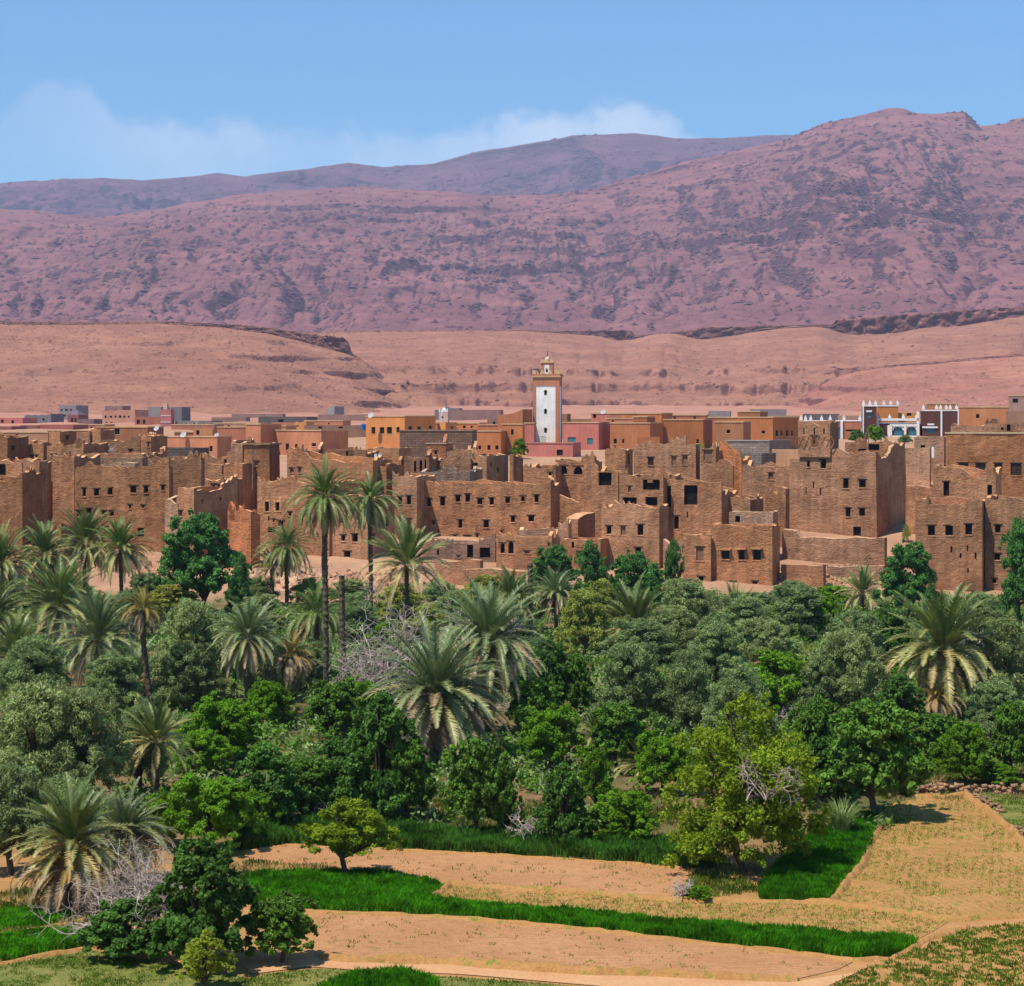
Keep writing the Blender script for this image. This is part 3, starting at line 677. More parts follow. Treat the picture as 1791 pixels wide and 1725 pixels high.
def rubble(label, poly, n, size, Y, hgt=1.0, col=SAND, seed=1, kind='rubble'):
    """a heap of fallen earth and stones over a photo patch (x0,x1) at distance Y (near, far)"""
    r = np.random.RandomState(seed); x0, x1 = poly; Y0, Y1 = Y
    nx, ny = 50, 26
    ys = np.linspace(Y0, Y1, ny); us = np.linspace(U(x0), U(x1), nx)
    Yg = np.repeat(ys[:, None], nx, 1); X = us[None]*Yg
    e = 1.6*fbm(us[None]*Yg/2.5+seed, Yg/2.5, 3, seed+3)*np.minimum(np.minimum(np.linspace(0, 1, nx)[None], 1-np.linspace(0, 1, nx)[None])*4, np.minimum(np.linspace(0, 1, ny)[:, None]*3, (1-np.linspace(0, 1, ny)[:, None])*3)).clip(0, 1)
    Z = tz(X, Yg)-0.15+e*hgt*(0.3+1.9*(fbm(X/2.2, Yg/2.2, 6, seed, 0.7)-0.28))
    V = [np.stack([X, Yg, Z], -1).reshape(-1, 3)]
    i, j = np.meshgrid(np.arange(ny-1), np.arange(nx-1), indexing='ij'); q = (i*nx+j).ravel()
    Fs = [np.stack([q, q+1, q+nx+1, q+nx], -1)]; off = nx*ny
    cube = np.array([(x, y, z) for z in (-1, 1) for y in (-1, 1) for x in (-1, 1)], float)
    cf = np.array([(0, 2, 3, 1), (4, 5, 7, 6), (0, 1, 5, 4), (2, 6, 7, 3), (0, 4, 6, 2), (1, 3, 7, 5)])
    for k in range(n*2):
        a, b = r.randint(0, ny), r.randint(0, nx); c = np.array((X[a, b], Yg[a, b], Z[a, b]))+np.r_[r.uniform(-.5, .5, 2), 0.03]
        s = size*(0.2+1.1*r.rand()**3)
        A = np.linalg.qr(r.randn(3, 3))[0]
        v = (cube*(0.5+0.5*r.rand(8, 3)))*s*np.array((1, 0.9, 0.6))@A.T+c
        V.append(v); Fs.append(cf+off); off += 8
    o = link('rubble', np_mesh('rubble', np.concatenate(V), np.concatenate(Fs), M['mud']), None, col)
    tag(o, label, 'rubble', kind='stuff'); return o

# ------------------------------------------------------------------ the old mud town, front row
T1 = house('tallest ruined mud kasbah with a square tower rising from its left corner', 1377, 1534, 786, 280, x2=1588, a=29, name='mud_kasbah', kind='kasbah', taper=0.004, col=MUD,
      win=[(1424,813,10,14),(1411,812,6,9),(1438,812,9,14),(1479,846,10,15),(1509,846,11,15),(1483,896,10,15),(1508,896,10,15),(1499,930,15,17,'door'),
           (1408,859,2.5,12,'slit'),(1421,848,2.5,11,'slit'),(1434,860,2.5,12,'slit')][1:],
      top=[(1377,852),(1394,849),(1395,790),(1452,788),(1470,787),(1478,789),(1486,786),(1500,791),(1508,786),(1533,786)], rough=0.35,
      stop=[(1534,786),(1545,800),(1555,802),(1562,797),(1565,777),(1588,776)], roof=2.2)
h = house('x', 1396, 1452, 741, 283.2, x2=1467, a=29, parent=T1['root'], win=[(1424,773,9,18,'blind'),(1406,754,2.5,10,'slit'),(1424,754,2.5,10,'slit'),(1441,754,2.5,10,'slit')],
          top=[(1396,738),(1406,741),(1440,741),(1446,736),(1452,737)], rough=0.3, zb=wz(800,283), col=MUD)
for c in (1410, 1438):                                   # raised lozenges of brick on the tower
    m = MB(); f = h['ff']; s0, z0, _ = f.hit(c, 774)
    for k in (-1.25, -0.4, 0.45, 1.3):
        for sg in (-1, 1):
            m.box(f.pt(s0+k-0.04, z0-0.9, -0.01), f.d*0.09+np.array((0, 0, 0)), f.n*0.07, np.array((0, 0, 0.9))+f.d*0.42*sg)
            m.box(f.pt(s0+k+0.42*sg-0.04, z0, -0.01), f.d*0.09, f.n*0.07, np.array((0, 0, 0.9))-f.d*0.42*sg)
    link('brick_pattern', m.mesh('brick_pattern', M['mud'], np.array(T1['root'].location)), T1['root'], MUD2)
house('broken upper room open to the sky on the roof of the tall kasbah', 1478, 1560, 776, 288, x2=1577, a=29, rough=0.2, zb=wz(830,288), kind='ruin', name='ruined_room', win=[(1508,786,13,18,'open'),(1528,782,17,10,'open')], roof=None)
house('mud house front with three windows in a row at the right', 1601, 1718, 880, 250, D=9, a=20, rough=0.25,
      win=[(1629,928,12,17),(1660,928,12,17),(1694,926,12,17),(1664,961,3,10,'slit'),(1692,959,3,9,'slit'),(1680,972,3,9,'slit'),(1706,972,3,10,'slit'),(1693,998,3,9,'slit')], top=[(1601,874),(1612,881),(1718,879)])
house('mud house at the right picture edge split from its neighbour by a deep crack', 1723, 1868, 873, 248.5, D=9, a=20, rough=0.2, win=[(1745,925,11,16),(1744,974,11,10),(1739,1016,6,9),(1790,930,11,15)])
house('cracked ruined mud cube with one doorway standing on the terrace at the right', 1632, 1742, 821, 266, x2=1752, a=20, rough=0.5, kind='ruin', name='ruined_house', win=[(1655,855,11,22),(1731,857,9,20,'open')], top=[(1632,819),(1680,820),(1686,826),(1742,825)], roof=1.2)
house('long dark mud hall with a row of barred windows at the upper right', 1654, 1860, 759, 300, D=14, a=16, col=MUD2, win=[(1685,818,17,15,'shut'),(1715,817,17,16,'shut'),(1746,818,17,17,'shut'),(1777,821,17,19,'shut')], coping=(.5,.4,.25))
house('low tan house with a bluish white door up the lane behind the tall kasbah', 1599, 1651, 764, 345, D=7, a=20, col=SAND, win=[(1631,790,6,22,'wdoor'),(1614,781,9,4)])
ragwall('low tan garden wall beside the bluish white door', [(1576,784),(1600,783),(1626,783)], 338, 335, col=SAND, rough=0.05)
ragwall('short broken wall closing the lane right of the tall kasbah', [(1584,850),(1610,849),(1632,852)], 283, 279, col=MUD)
ragwall('thick rounded terrace wall under the tall kasbah', [(1368,926),(1392,928),(1396,940),(1470,941),(1547,942)], 268, 263, th=1.6, col=(.33,.18,.11), rough=0.2)
ragwall('mud garden wall in front of the stone rubble left of the round leafy tree', [(1366,989),(1400,988),(1433,990),(1440,988)], 256, 253, th=0.8, col=MUD, rough=0.2)
ragwall('small roofless pen wall beside the rubble slope', [(1446,991),(1470,993),(1545,990)], 258, 255, th=1.0, col=(.3,.17,.11), rough=0.15)
rubble('slope of loose stones and fallen earth under the thick terrace wall', (1366,1548), 700, 0.34, (254.5,264), 1.3, seed=3)
rubble('pale trodden earth and stones in the lane beside the tall kasbah', (1586,1640), 90, 0.2, (282,300), 0.5, col=(.5,.31,.2), seed=4)

house('three storey mud house with three teal dark windows above the olive trees', 1244, 1351, 920, 254, x2=1364, a=22, rough=0.12, win=[(1269,971,12,16,'hood'),(1297,971,12,16,'hood'),(1324,971,12,16,'hood'),(1282,1022,8,11),(1320,1023,8,12)], wcol='glassdark')
house('lower mud annex with a walled up window niche beside the three storey house', 1194, 1243, 938, 256, D=8, a=22, rough=0.2, win=[(1224,969,13,21,'blind'),(1226,1014,8,12)], roof=0.3)
house('flat pale roof room set back on the three storey mud house', 1275, 1352, 896, 266, x2=1361, a=22, rough=0.08, col=(.34,.2,.13), win=[(1290,908,8,10,'open')])
house('square mud house with a blocked middle window behind dark green poplars', 1052, 1153, 886, 263, x2=1169, a=22, rough=0.2, win=[(1065,927,9,16),(1090,928,10,15,'blind'),(1120,927,10,17),(1116,966,9,15)])
ragwall('crumbled wall stub joining the square house to the annex', [(1160,944),(1172,952),(1180,946),(1200,942)], 262, 259, col=(.35,.2,.13))
house('ruined mud front with wide dark openings on two floors', 1082, 1160, 834, 275, D=9, a=20, rough=0.25, kind='ruin', name='ruined_house', win=[(1139,848,29,21,'open'),(1101,878,24,16,'open'),(1139,877,20,14,'open'),(1101,856,5,11,'blind')])
house('mud ruin with one tall ragged doorway and a small arched door below', 1161, 1262, 838, 274, D=9, a=20, rough=0.35, kind='ruin', name='ruined_house', win=[(1208,866,21,30,'open'),(1168,866,11,37,'open'),(1183,914,10,20,'arch'),(1202,900,2.5,8,'slit')], top=[(1161,836),(1215,839),(1232,842),(1245,850),(1262,862)])
house('collapsed corner room with a black gaping hole left of the wide openings', 1034, 1081, 826, 277, D=6, a=20, rough=0.9, kind='ruin', name='ruined_room', win=[(1058,838,20,24,'open')], top=[(1034,822),(1044,818),(1060,820),(1070,826),(1081,842)], roof=2.5)
house('upper mud house with triangular niche windows below the pale green bush', 1108, 1217, 779, 305, x2=1224, a=22, rough=0.2, win=[(1138,807,9,13,'shut'),(1179,806,10,14,'blind'),(1198,805,10,14,'blind')], top=[(1108,782),(1160,777),(1217,778)])
house('small blank mud cube left of the upper house', 1058, 1094, 786, 304, x2=1107, a=30, rough=0.15, swin=[(1100,803,4,20,'open')])
house('narrow mud room with a recessed panel right of the upper house', 1224, 1252, 786, 303, D=6, a=22, rough=0.3, win=[(1238,797,18,18,'blind')])
house('broken reddish gable wall stepping down to the right above the rubble', 1253, 1297, 782, 305, D=5, a=20, col=MUDR, rough=0.6, kind='ruin', name='ruined_house', top=[(1253,780),(1280,780),(1290,792),(1297,806)], roof=2)
house('roofless ruin whose long wall is pierced by a round hole', 1298, 1394, 814, 290, D=8, a=16, rough=0.6, kind='ruin', name='ruined_house', win=[(1348,833,9,12,'blind')], roof=1.6)
house('low roofless yard wall of mud under the rubble heap', 1258, 1312, 872, 276, x2=1335, a=28, rough=0.25, kind='ruin', name='ruined_yard', roof=1.0)
ragwall('eroded mud pillar wall in shade against the tall kasbah', [(1338,866),(1350,858),(1358,866),(1366,850),(1374,856)], 276, 274, th=1.0, rough=0.5, col=MUD2)
ragwall('upright ruined wall fragment above the ruined openings', [(1244,822),(1252,812),(1262,800),(1272,806),(1282,818)], 285, 284, rough=0.6)
rubble('heap of collapsed mud walls between the round hole ruin and the tall kasbah', (1256,1376), 420, 0.5, (276,289), 2.2, seed=5, col=(.33,.19,.12))
rubble('pale fallen plaster on the terrace before the small arched door', (1172,1250), 80, 0.3, (262,272), 0.8, seed=6, col=(.5,.32,.22))

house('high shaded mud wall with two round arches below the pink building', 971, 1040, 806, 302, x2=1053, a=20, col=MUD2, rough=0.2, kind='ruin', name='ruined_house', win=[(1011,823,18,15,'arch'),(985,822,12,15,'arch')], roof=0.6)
ragwall('eroded low wall with weeds in the gap behind the fragment tower', [(978,868),(1000,872),(1010,876),(1030,868),(1052,868)], 286, 283, rough=0.5)
ragwall('leaning orange wall fragment like a broken tower in the courtyard', [(1011,908),(1020,902),(1030,898),(1041,897)], 271, 273, th=2.4, col=(.32,.15,.08), rough=0.2)
house('courtyard house with wavy broken parapets in front of the long facade', 906, 994, 928, 266, x2=1000, a=16, rough=0.5, kind='ruin', name='ruined_house', top=[(906,926),(920,922),(950,924),(970,926),(990,917),(994,918)], roof=0.8, col=MUD3)
house('flat terrace house edge left of the square house', 982, 1050, 944, 262, D=6, a=18, rough=0.08, win=[(1002,953,4,12,'slit'),(1013,969,6,9)], roof=0.15)
house('mud house with a pair of pointed arch windows below the long facade', 868, 965, 940, 261, x2=979, a=20, rough=0.12, win=[(879,959,9,20,'arch'),(893.5,958,9,20,'arch'),(922,966,9,4,'blind')])
house('long mud facade with three rows of small dark windows at the centre', 730, 963, 846, 278, x2=979, a=14, rough=0.3, col=MUD, name='mud_house',
      win=[(750,879,8,13),(774,877,8,14),(800.5,872,8,13),(818,871,8,13),(839,877,9,12),(860,877,9,12),(888,875,7,10),(914.6,872.5,8,10,'arch'),(938,872,8,11),
           (758,915,4,6),(805,916.5,8,13),(850,916.5,8,13),(897,908,8,12),(929,907,9,12),(744,941,7,9),(796,942,7,11,'arch'),(817,943,10,11),(857,944,13,6),(767,931,3,8,'slit'),(834.6,937,4,6),(877,932,4,8)])
house('narrow rounded mud bay with paired windows at the left end of the long facade', 686, 729, 833, 279, D=9, a=14, rough=0.12, col=MUD3, win=[(699.8,875,8,15),(715,875,8,15),(700,913,6,14),(715,914,6,14),(706,932,3,9,'slit')])
house('shed with a brush roof at the foot of the long facade', 738, 866, 950, 266, D=7, a=12, rough=0.12, kind='shed', name='mud_shed', col=(.3,.17,.11), win=[(766,966,4,10,'open'),(802,974,3,4),(822,964,12,26,'open'),(848,964,18,26,'open')], roofcol=(.42,.28,.19), roof=0.1)
ragwall('retaining wall with a stepped top behind the bare grey bushes', [(760,985),(800,983),(818,978),(840,980)], 256, 253.5, th=0.9, col=MUD3, rough=0.1)
ragwall('long low retaining wall between the bare bushes and the poplars', [(812,997),(850,995),(916,999)], 252, 250, th=0.9, col=MUD3, rough=0.1)
house('big blank mud house behind the two tallest palms', 502, 652, 806, 284, x2=686, a=22, rough=0.2, col=MUD, win=[(510.5,823,6,9,'blind'),(524,822.5,6,9,'blind'),(577,835,6,8)], top=[(502,790),(535,790),(536,806),(652,806)])
house('projecting mud tower block with barred windows at the foot of the tall palm', 577, 643, 870, 267, x2=690, a=26, rough=0.2, col=MUD3,
      win=[(600,941,8,10),(620.6,941,9,12),(607,971.5,10,14),(602,992,10,3),(598,912,6,7),(631,994,7,11)], swin=[(653,911,6,13),(678,913,6,13),(653,941,5,11),(684,951,5,20)])
house('mud house with a framed pair of louvred windows left of the tall palm', 450, 576, 843, 269, D=10, a=18, rough=0.15, col=MUD3, win=[(467,886,9,15,'frame'),(485.5,886,9,15,'frame'),(491,915.5,8,9),(475,927,12,10,'open'),(470,907,3,7,'slit'),(479,911,3,5),(507,899,5,6)])
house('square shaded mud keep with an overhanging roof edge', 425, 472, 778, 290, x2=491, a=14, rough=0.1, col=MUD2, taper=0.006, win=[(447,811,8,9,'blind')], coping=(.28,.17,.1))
house('blank mud house front joined to the left of the shaded keep', 391, 424, 812, 286, D=8, a=14, rough=0.2, col=MUD)
house('crumbling thick wall block with a ragged top right of the big leafy tree', 398, 439, 893, 262, x2=455, a=26, rough=0.5, kind='ruin', name='ruined_wall_block', col=MUDR, roof=0.3)
house('ruined mud house whose long shaded flank sweeps up to the right', 311, 339, 855, 262, x2=415, a=42, rough=0.15, win=[(315.5,898,7,10)], swin=[(354,877,3,8,'slit'),(386,873,3,6,'slit')], stop=[(339,855),(355,857),(372,860),(385,856),(398,843),(415,839)], kind='ruin', name='ruined_house', col=MUD)
house('small broken room stepping down in front of the sweeping flank', 288, 311, 872, 264, D=6, a=24, rough=0.5, kind='ruin', name='ruined_room', col=SAND)
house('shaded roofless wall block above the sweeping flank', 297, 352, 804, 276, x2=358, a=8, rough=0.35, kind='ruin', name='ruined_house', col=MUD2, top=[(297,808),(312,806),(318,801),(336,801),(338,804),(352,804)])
house('small mud room with a black arched window behind the sweeping flank', 358, 391, 840, 281, D=6, a=20, rough=0.15, win=[(373,851,6,9,'arch'),(383,850,4,6)])
house('mud cube with a broken corner above the black arched window', 358, 388, 814, 287, x2=408, a=26, rough=0.3, win=[])
house('wide mud house with a row of five dark upper windows on the left', 131, 296, 817, 271, x2=301, a=16, rough=0.18, col=MUD,
      win=[(147,861,7,13),(168.7,861,8,14),(192.6,859.5,8,14),(233,856,9,14),(255,856,8,14),(284.7,853,6,10),(138,898,8,10),(155,896,8,14),(181,897,6,8),(195.5,898,7,9),(227,886,3.5,6),(249.6,886,4,5),(183.5,925,10,7),(246,931,11,17,'door')])
house('slender mud tower with two windows at the left edge of town', 40, 69, 806, 270, x2=84, a=20, rough=0.15, name='mud_tower', kind='tower', win=[(47.7,836,7,11),(60,836,7,11),(53,865,5,8)], col=MUD)
house('tall cracked mud wall with a fallen face right of the slender tower', 92, 130, 799, 275, D=8, a=14, rough=0.4, kind='ruin', name='ruined_house', col=MUD)
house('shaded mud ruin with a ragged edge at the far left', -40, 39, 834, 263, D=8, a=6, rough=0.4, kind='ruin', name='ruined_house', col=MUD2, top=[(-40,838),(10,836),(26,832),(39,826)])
house('mud house with a pale weathered top behind the far left ruin', -30, 38, 807, 287, D=9, a=14, rough=0.4, win=[(2,822,14,18,'open')])
rubble('big heap of orange fallen earth below the slender tower', (-10,132), 420, 0.42, (254,270), 3.2, seed=7, col=(.40,.21,.125))
rubble('spill of earth and stones below the wide mud house', (236,312), 150, 0.3, (254,266), 1.3, seed=8, col=(.42,.235,.145))
rubble('pale rocky bank below the louvred windows and the tall palm', (414,585), 260, 0.36, (243,265), 1.5, seed=9, col=(.46,.28,.185))
rubble('collapsed clay and stones around the bare bushes under the tower block', (570,760), 240, 0.34, (243,262), 1.2, seed=10, col=(.4,.23,.145))
# second row
house('dark flanked mud house at the left edge of the upper row', -40, 13, 763, 300, x2=50, a=24, rough=0.15, swin=[(23,785,4,6)], col=MUD2)
house('plain mud wall house next to the dark flanked house', 50, 76, 773, 304, x2=90, a=24, rough=0.25, win=[(56,799,5,4),(64,798,4,4)])
house('long mud house with a swelling roof line in the upper row', 82, 146, 778, 296, D=9, a=12, rough=0.12, win=[(94,797,7,4),(115,796,7,4)], top=[(82,781),(105,779),(130,776),(141,774),(146,776)])
house('mud box house with a tiny window at the top of the left row', 86, 105, 755, 326, x2=134, a=40, rough=0.12, swin=[(118,766,4,6)])
house('open fronted mud shed with a brush roof on the left skyline', 136, 157, 757, 328, D=6, a=14, rough=0.1, kind='shed', name='mud_shed', win=[(152,763,8,8,'open')], roofcol=(.4,.27,.18), roof=0.1)
house('mud house with a sloping shaded end at the top of the left row', 158, 176, 752, 327, x2=201, a=40, rough=0.2, stop=[(176,752),(190,752),(201,751)])
house('rambling mud house with a collapsed straw roof in the upper row', 175, 245, 769, 306, D=9, a=12, rough=0.3, win=[(186,788,4,5),(228,788,4,5)], top=[(175,774),(190,771),(215,770),(245,764)], roofcol=(.4,.27,.18))
house('gatehouse room with a tall black window and a roof of branches', 246, 264, 762, 304, D=6, a=14, rough=0.12, win=[(251,776,7,13),(256,797,5,6),(259.5,778,4,9,'blind')])
house('roofless yard with thick straw topped walls above the wide mud house', 145, 250, 794, 291, D=10, a=10, rough=0.12, kind='ruin', name='ruined_yard', roof=1.2)
ragwall('broad inner parapet of the straw topped yard', [(172,801),(210,800),(249,800)], 284, 282, th=1.6, col=(.3,.17,.1), rough=0.08)
ragwall('stub parapet wall on the roof of the wide mud house', [(178,811),(200,809),(236,810)], 277, 276, th=1.4, col=(.36,.22,.14), rough=0.1)
house('flat mud house top with scattered earth mounds left of the shaded wall block', 254, 300, 802, 284, D=9, a=12, rough=0.15)
house('grey cement block wall house under the salmon building', 265, 338, 784, 332, D=8, a=10, mat='brick', col=(.13,.105,.095), name='block_house')
house('fallen roof ruin with tumbled straw right of the block wall house', 352, 414, 796, 298, D=8, a=12, rough=0.7, kind='ruin', name='ruined_house', win=[(396,806,8,6,'open')], roofcol=(.42,.28,.18), roof=0.2)
house('stone and mud gable wall left of the shaded keep', 404, 424, 772, 294, D=6, a=14, rough=0.4, kind='ruin', name='ruined_house', col=MUD3)
house('rough stone ruin with a scalloped orange inner wall', 503, 535, 791, 298, x2=566, a=30, rough=0.5, kind='ruin', name='ruined_house', stop=[(535,794),(545,799),(555,799),(562,790),(566,787)], roof=2)
house('low shack with rubbish and white sacks on its roof', 572, 640, 790, 300, D=8, a=10, rough=0.2, kind='shed', name='mud_shed', col=MUD2, win=[(612,793,14,8,'open')], roofcol=(.3,.2,.15))
house('small orange roofed house behind the shack with sacks', 643, 698, 784, 330, D=9, a=10, rough=0.05, col=(.3,.15,.07))
house('mud house corner with a thick lip at the roof beside the second palm', 651, 676, 812, 285, x2=707, a=30, rough=0.2, col=MUD2)
house('fluted leaning mud wall with four dark grooves', 707, 750, 802, 295, D=7, a=10, rough=0.15, col=(.29,.15,.09), win=[(726,816,4,20,'slit'),(736,815,4,22,'slit'),(744,814,3,20,'slit')])
house('mud turret with a brush capped roof above the fluted wall', 746, 780, 777, 313, D=7, a=8, rough=0.1, col=MUDR, name='mud_tower', kind='tower', win=[(762,792,4,7)], coping=(.4,.26,.17))
house('brush roofed shelter right of the brush capped turret', 781, 823, 788, 312, D=7, a=8, rough=0.15, kind='shed', name='mud_shed', col=MUD3, roofcol=(.42,.28,.19), roof=0.1)
house('shaded long mud parapet house left of the tall dark doorway', 752, 823, 803, 300, D=8, a=8, rough=0.25, win=[(768,811,3,5)], stop=None)
house('pale patched wall house on top of the long facade', 732, 822, 823, 290, D=8, a=12, rough=0.35, col=(.32,.2,.13), kind='ruin', name='ruined_house', roof=1.4)
house('mud tower room with a tall dark doorway above the long facade', 823, 851, 796, 300, x2=889, a=46, rough=0.15, win=[(831,822,8,22,'open')], swin=[(859,813,3,8,'slit'),(871,822,3,8,'slit')], col=MUD)
house('broken shaded wall block right of the tall dark doorway', 891, 898, 797, 300, x2=915, a=46, rough=0.4, kind='ruin', name='ruined_house', col=MUD2)
house('low mud house with crumbled edge before the pink building', 915, 972, 818, 300, D=9, a=14, rough=0.3, win=[(962,832,5,10,'arch')])
house('brown brick house corner at the upper right edge', 1722, 1800, 742, 332, D=9, a=14, rough=0.15, col=MUD3, win=[(1764,748,7,12),(1753,750,4,5)])
house('low mud roof house beside the white trimmed hotel', 1663, 1722, 745, 335, D=9, a=14, rough=0.1, col=MUD3)

# ------------------------------------------------------------------ the newer plastered town behind
OCH = (0.50, 0.182, 0.07); SAL = (0.50, 0.205, 0.11); YEL = (0.60, 0.238, 0.08); RUST = (0.34, 0.125, 0.052); PINK = (0.50, 0.17, 0.135); TAN = (0.55, 0.3, 0.17)
GREY = (0.24, 0.21, 0.2); COPE = (0.55, 0.36, 0.2)
def town(label, x0, x1, y, Y, col, **k):
    k.setdefault('mat', 'plaster'); k.setdefault('name', 'town_house'); k.setdefault('th', 0.35); k.setdefault('coping', COPE); k.setdefault('a', 20)
    return house(label, x0, x1, y, Y, col=col, **k)
town('long salmon plastered house with one small window left of the keep', 262, 380, 765, 385, SAL, x2=405, a=30, win=[(369,785,6,9)])
town('wide orange house with three narrow windows in a row and a yellow coping', 457, 562, 754, 400, SAL, x2=609, a=36, win=[(502.5,782,7,11),(518.6,782,7,10),(549,778,7,6)])
town('taller orange end bay with one tiny window', 430, 456, 743, 402, SAL, D=9, win=[(437,771,3,4)])
town('bright orange yellow house with four square windows and a shaded flank', 640, 708, 729, 410, YEL, x2=762, a=40, win=[(653,753,8,11),(668,753,8,11),(681,753,8,11),(696,752,6,11)], swin=[(718,749,6,6),(733,749,6,6),(753,748,6,6)])
town('unplastered brown block house in front of the orange yellow house', 699, 826, 754, 370, (.2,.12,.085), mat='brick', x2=834, a=10, name='block_house', coping=(.25,.17,.13))
town('orange house with three little windows below the minaret', 834, 876, 755, 400, OCH, D=9, a=12, win=[(839,783,5,8),(855,783,5,8),(869,783,5,8)])
town('narrow orange house with one yellow framed window left of the minaret', 878, 914, 743, 404, OCH, x2=918, a=12, win=[(896,756,5,9)])
town('tall terracotta block with a stepped roof left of the minaret', 871, 914, 725, 436, (.40,.155,.075), x2=931, a=24, coping=None, top=[(871,725),(895,725),(896,716),(914,716)])
town('pink house end with a white band left of the minaret foot', 917, 934, 741, 428, PINK, D=8, a=4)
town('pink house with two shaded teal windows right of the minaret', 984, 1047, 740, 428, PINK, x2=1067, a=22, win=[(1032,772,12,12,'teal'),(1000,769,13,9,'teal')])
town('pink building at the foot of the minaret with one dark window', 921, 1002, 776, 398, PINK, x2=1016, a=18, win=[(979,792,11,12)], coping=(.45,.2,.15))
town('brown ochre house row with closed shutters right of the pink house', 1067, 1137, 741, 425, (.40,.155,.07), x2=1160, a=26, win=[(1076,772,5,9),(1090,772,4,9)])
town('long rust red house with a pale coping above the pale green bush', 1160, 1230, 735, 430, RUST, x2=1246, a=14, win=[(1184,770,5,8),(1220,772,5,8)])
ragwall('low rust red yard wall right of the pink house', [(1114,765),(1154,764)], 400, 398, col=RUST, rough=0.0, mat='plaster')
town('flat topped bright orange house on the skyline right of the minaret', 1086, 1157, 724, 480, OCH, x2=1176, a=24)
town('little dark red roof cabin before the flat topped orange house', 1108, 1132, 730, 452, RUST, x2=1146, a=24)
town('dull pink roof room with a satellite dish on the skyline', 1034, 1062, 724, 500, PINK, D=6, win=[(1040,728,5,6)])
town('reddish low house top left of the flat topped orange house', 1062, 1088, 724, 490, (.36,.15,.1), D=8)
town('brown mud brick house with one small window and a side step', 1251, 1300, 739, 400, (.33,.15,.075), x2=1313, a=22, win=[(1274,755,7,6)])
town('broad burnt orange house whose shaded flank has four slits', 1271, 1352, 731, 425, (.42,.15,.06), x2=1397, a=34, swin=[(1359,758,4,10),(1367,758,4,10),(1377,758,4,10),(1385.5,758,4,10)], win=[(1335,756,7,5)])
town('small brown rooftop house behind the broad burnt orange house', 1290, 1329, 721, 470, (.33,.14,.065), D=8)
town('pale grey cement block yard house under the burnt orange house', 1268, 1346, 772, 342, (.30,.24,.205), x2=1383, a=26, mat='brick', name='block_house', coping=(.33,.28,.24))
town('tiny grey shed with a reddish end wall', 1286, 1332, 793, 326, (.2,.17,.14), x2=1357, a=30, mat='brick', name='block_shed', kind='shed', coping=None)
town('light tan wall house left of the kasbah tower', 1350, 1397, 787, 332, TAN, D=7, a=8, win=[], coping=None)
town('ocher house with one square window right of the white trimmed hotel', 1677, 1764, 713, 480, (.48,.2,.09), D=12, a=14, win=[(1710,728,7,7)])
town('pinkish grey house with a red window at the right skyline', 1764, 1800, 693, 545, (.33,.2,.16), D=10, a=14, win=[(1776,701,8,7)])
town('brown stone house stacked below the pinkish grey house', 1764, 1800, 719, 470, (.3,.17,.11), D=10, a=10, coping=None)
# hotel with white trim
H = town('maroon hotel with white merlons and blue arched windows', 1532, 1610, 741, 520, (.12,.045,.035), D=14, a=8, name='hotel', kind='hotel', coping=(.8,.78,.76), win=[(1545,770,13,15,'teal'),(1571,754,15,17,'teal'),(1596,754,15,17,'teal')])
def merlons(h, xs, py, hgt, face='ff', w=5.0):
    f = h[face]; m = MB()
    for x in xs:
        s, z, Yh = f.hit(x, py); k = Yh/F*w
        m.box(f.pt(s-k/2, z, -0.45), f.d*k, f.n*0.5, (0, 0, hgt*0.55))
        m.box(f.pt(s-k/3, z+hgt*0.55, -0.4), f.d*k*0.66, f.n*0.4, (0, 0, hgt*0.25))
        m.box(f.pt(s-k/7, z+hgt*0.8, -0.35), f.d*k*0.28, f.n*0.3, (0, 0, hgt*0.3))
    link('merlons', m.mesh('merlons', M['white'], np.array(h['root'].location)), h['root'])
def trim(h, rects, face='ff', mat='white', name='trim', o=(0.0, 0.14)):
    f = h[face]; B = []
    for x0, x1, y0, y1 in rects:
        s0, zt_, _ = f.hit(x0, y0); s1, zb_, _ = f.hit(x1, y1); B.append((s0, s1, zb_, zt_, *o))
    return part_boxes(h, name, B, M[mat], None, face)
trim(H, [(1533,1609,732,736),(1533,1537,736,762),(1556,1560,742,764),(1581,1585,742,764),(1603,1608,720,764),(1533,1609,762,765)], o=(0.2, 0.45))
trim(H, [(1560,1581,742,746),(1585,1603,742,746),(1552,1556,744,762),(1537,1538.5,744,762)], o=(0.02, 0.3), name='white_arcade')
rb = np.array(H['root'].location)
m = MB(); f = H['ff']
for x in (1570.5, 1594):                                # round heads of the blue arches, as white surrounds
    s, z, Yh = f.hit(x, 746); R = 8*Yh/F
    P = [(s+R*cos(t), z-1.0+R*0.8*sin(t)) for t in np.linspace(0, pi, 13)]; Q = [(s+(R+0.55)*cos(t), z-1.0+(R*0.8+0.55)*sin(t)) for t in np.linspace(0, pi, 13)]
    m.grid([[f.pt(a, b, 0.12) for a, b in P], [f.pt(a, b, 0.12) for a, b in Q], [f.pt(a, b, 0.0) for a, b in Q]])
link('arch_surround', m.mesh('arch_surround', M['white'], rb), H['root'])
merlons(H, (1535,1556,1580,1603,1620-14), 732, 1.0)
HT = town('x', 1509, 1533, 711, 518, (.11,.042,.034), D=9, a=8, parent=H['root'], coping=(.8,.78,.76), win=[(1520,726,9,9,'teal')])
merlons(HT, (1510.5,1521.5,1531.5), 709, 1.2)
trim(HT, [(1508.6,1511,709,764),(1515,1525,718,721)], o=(0.02, 0.2))
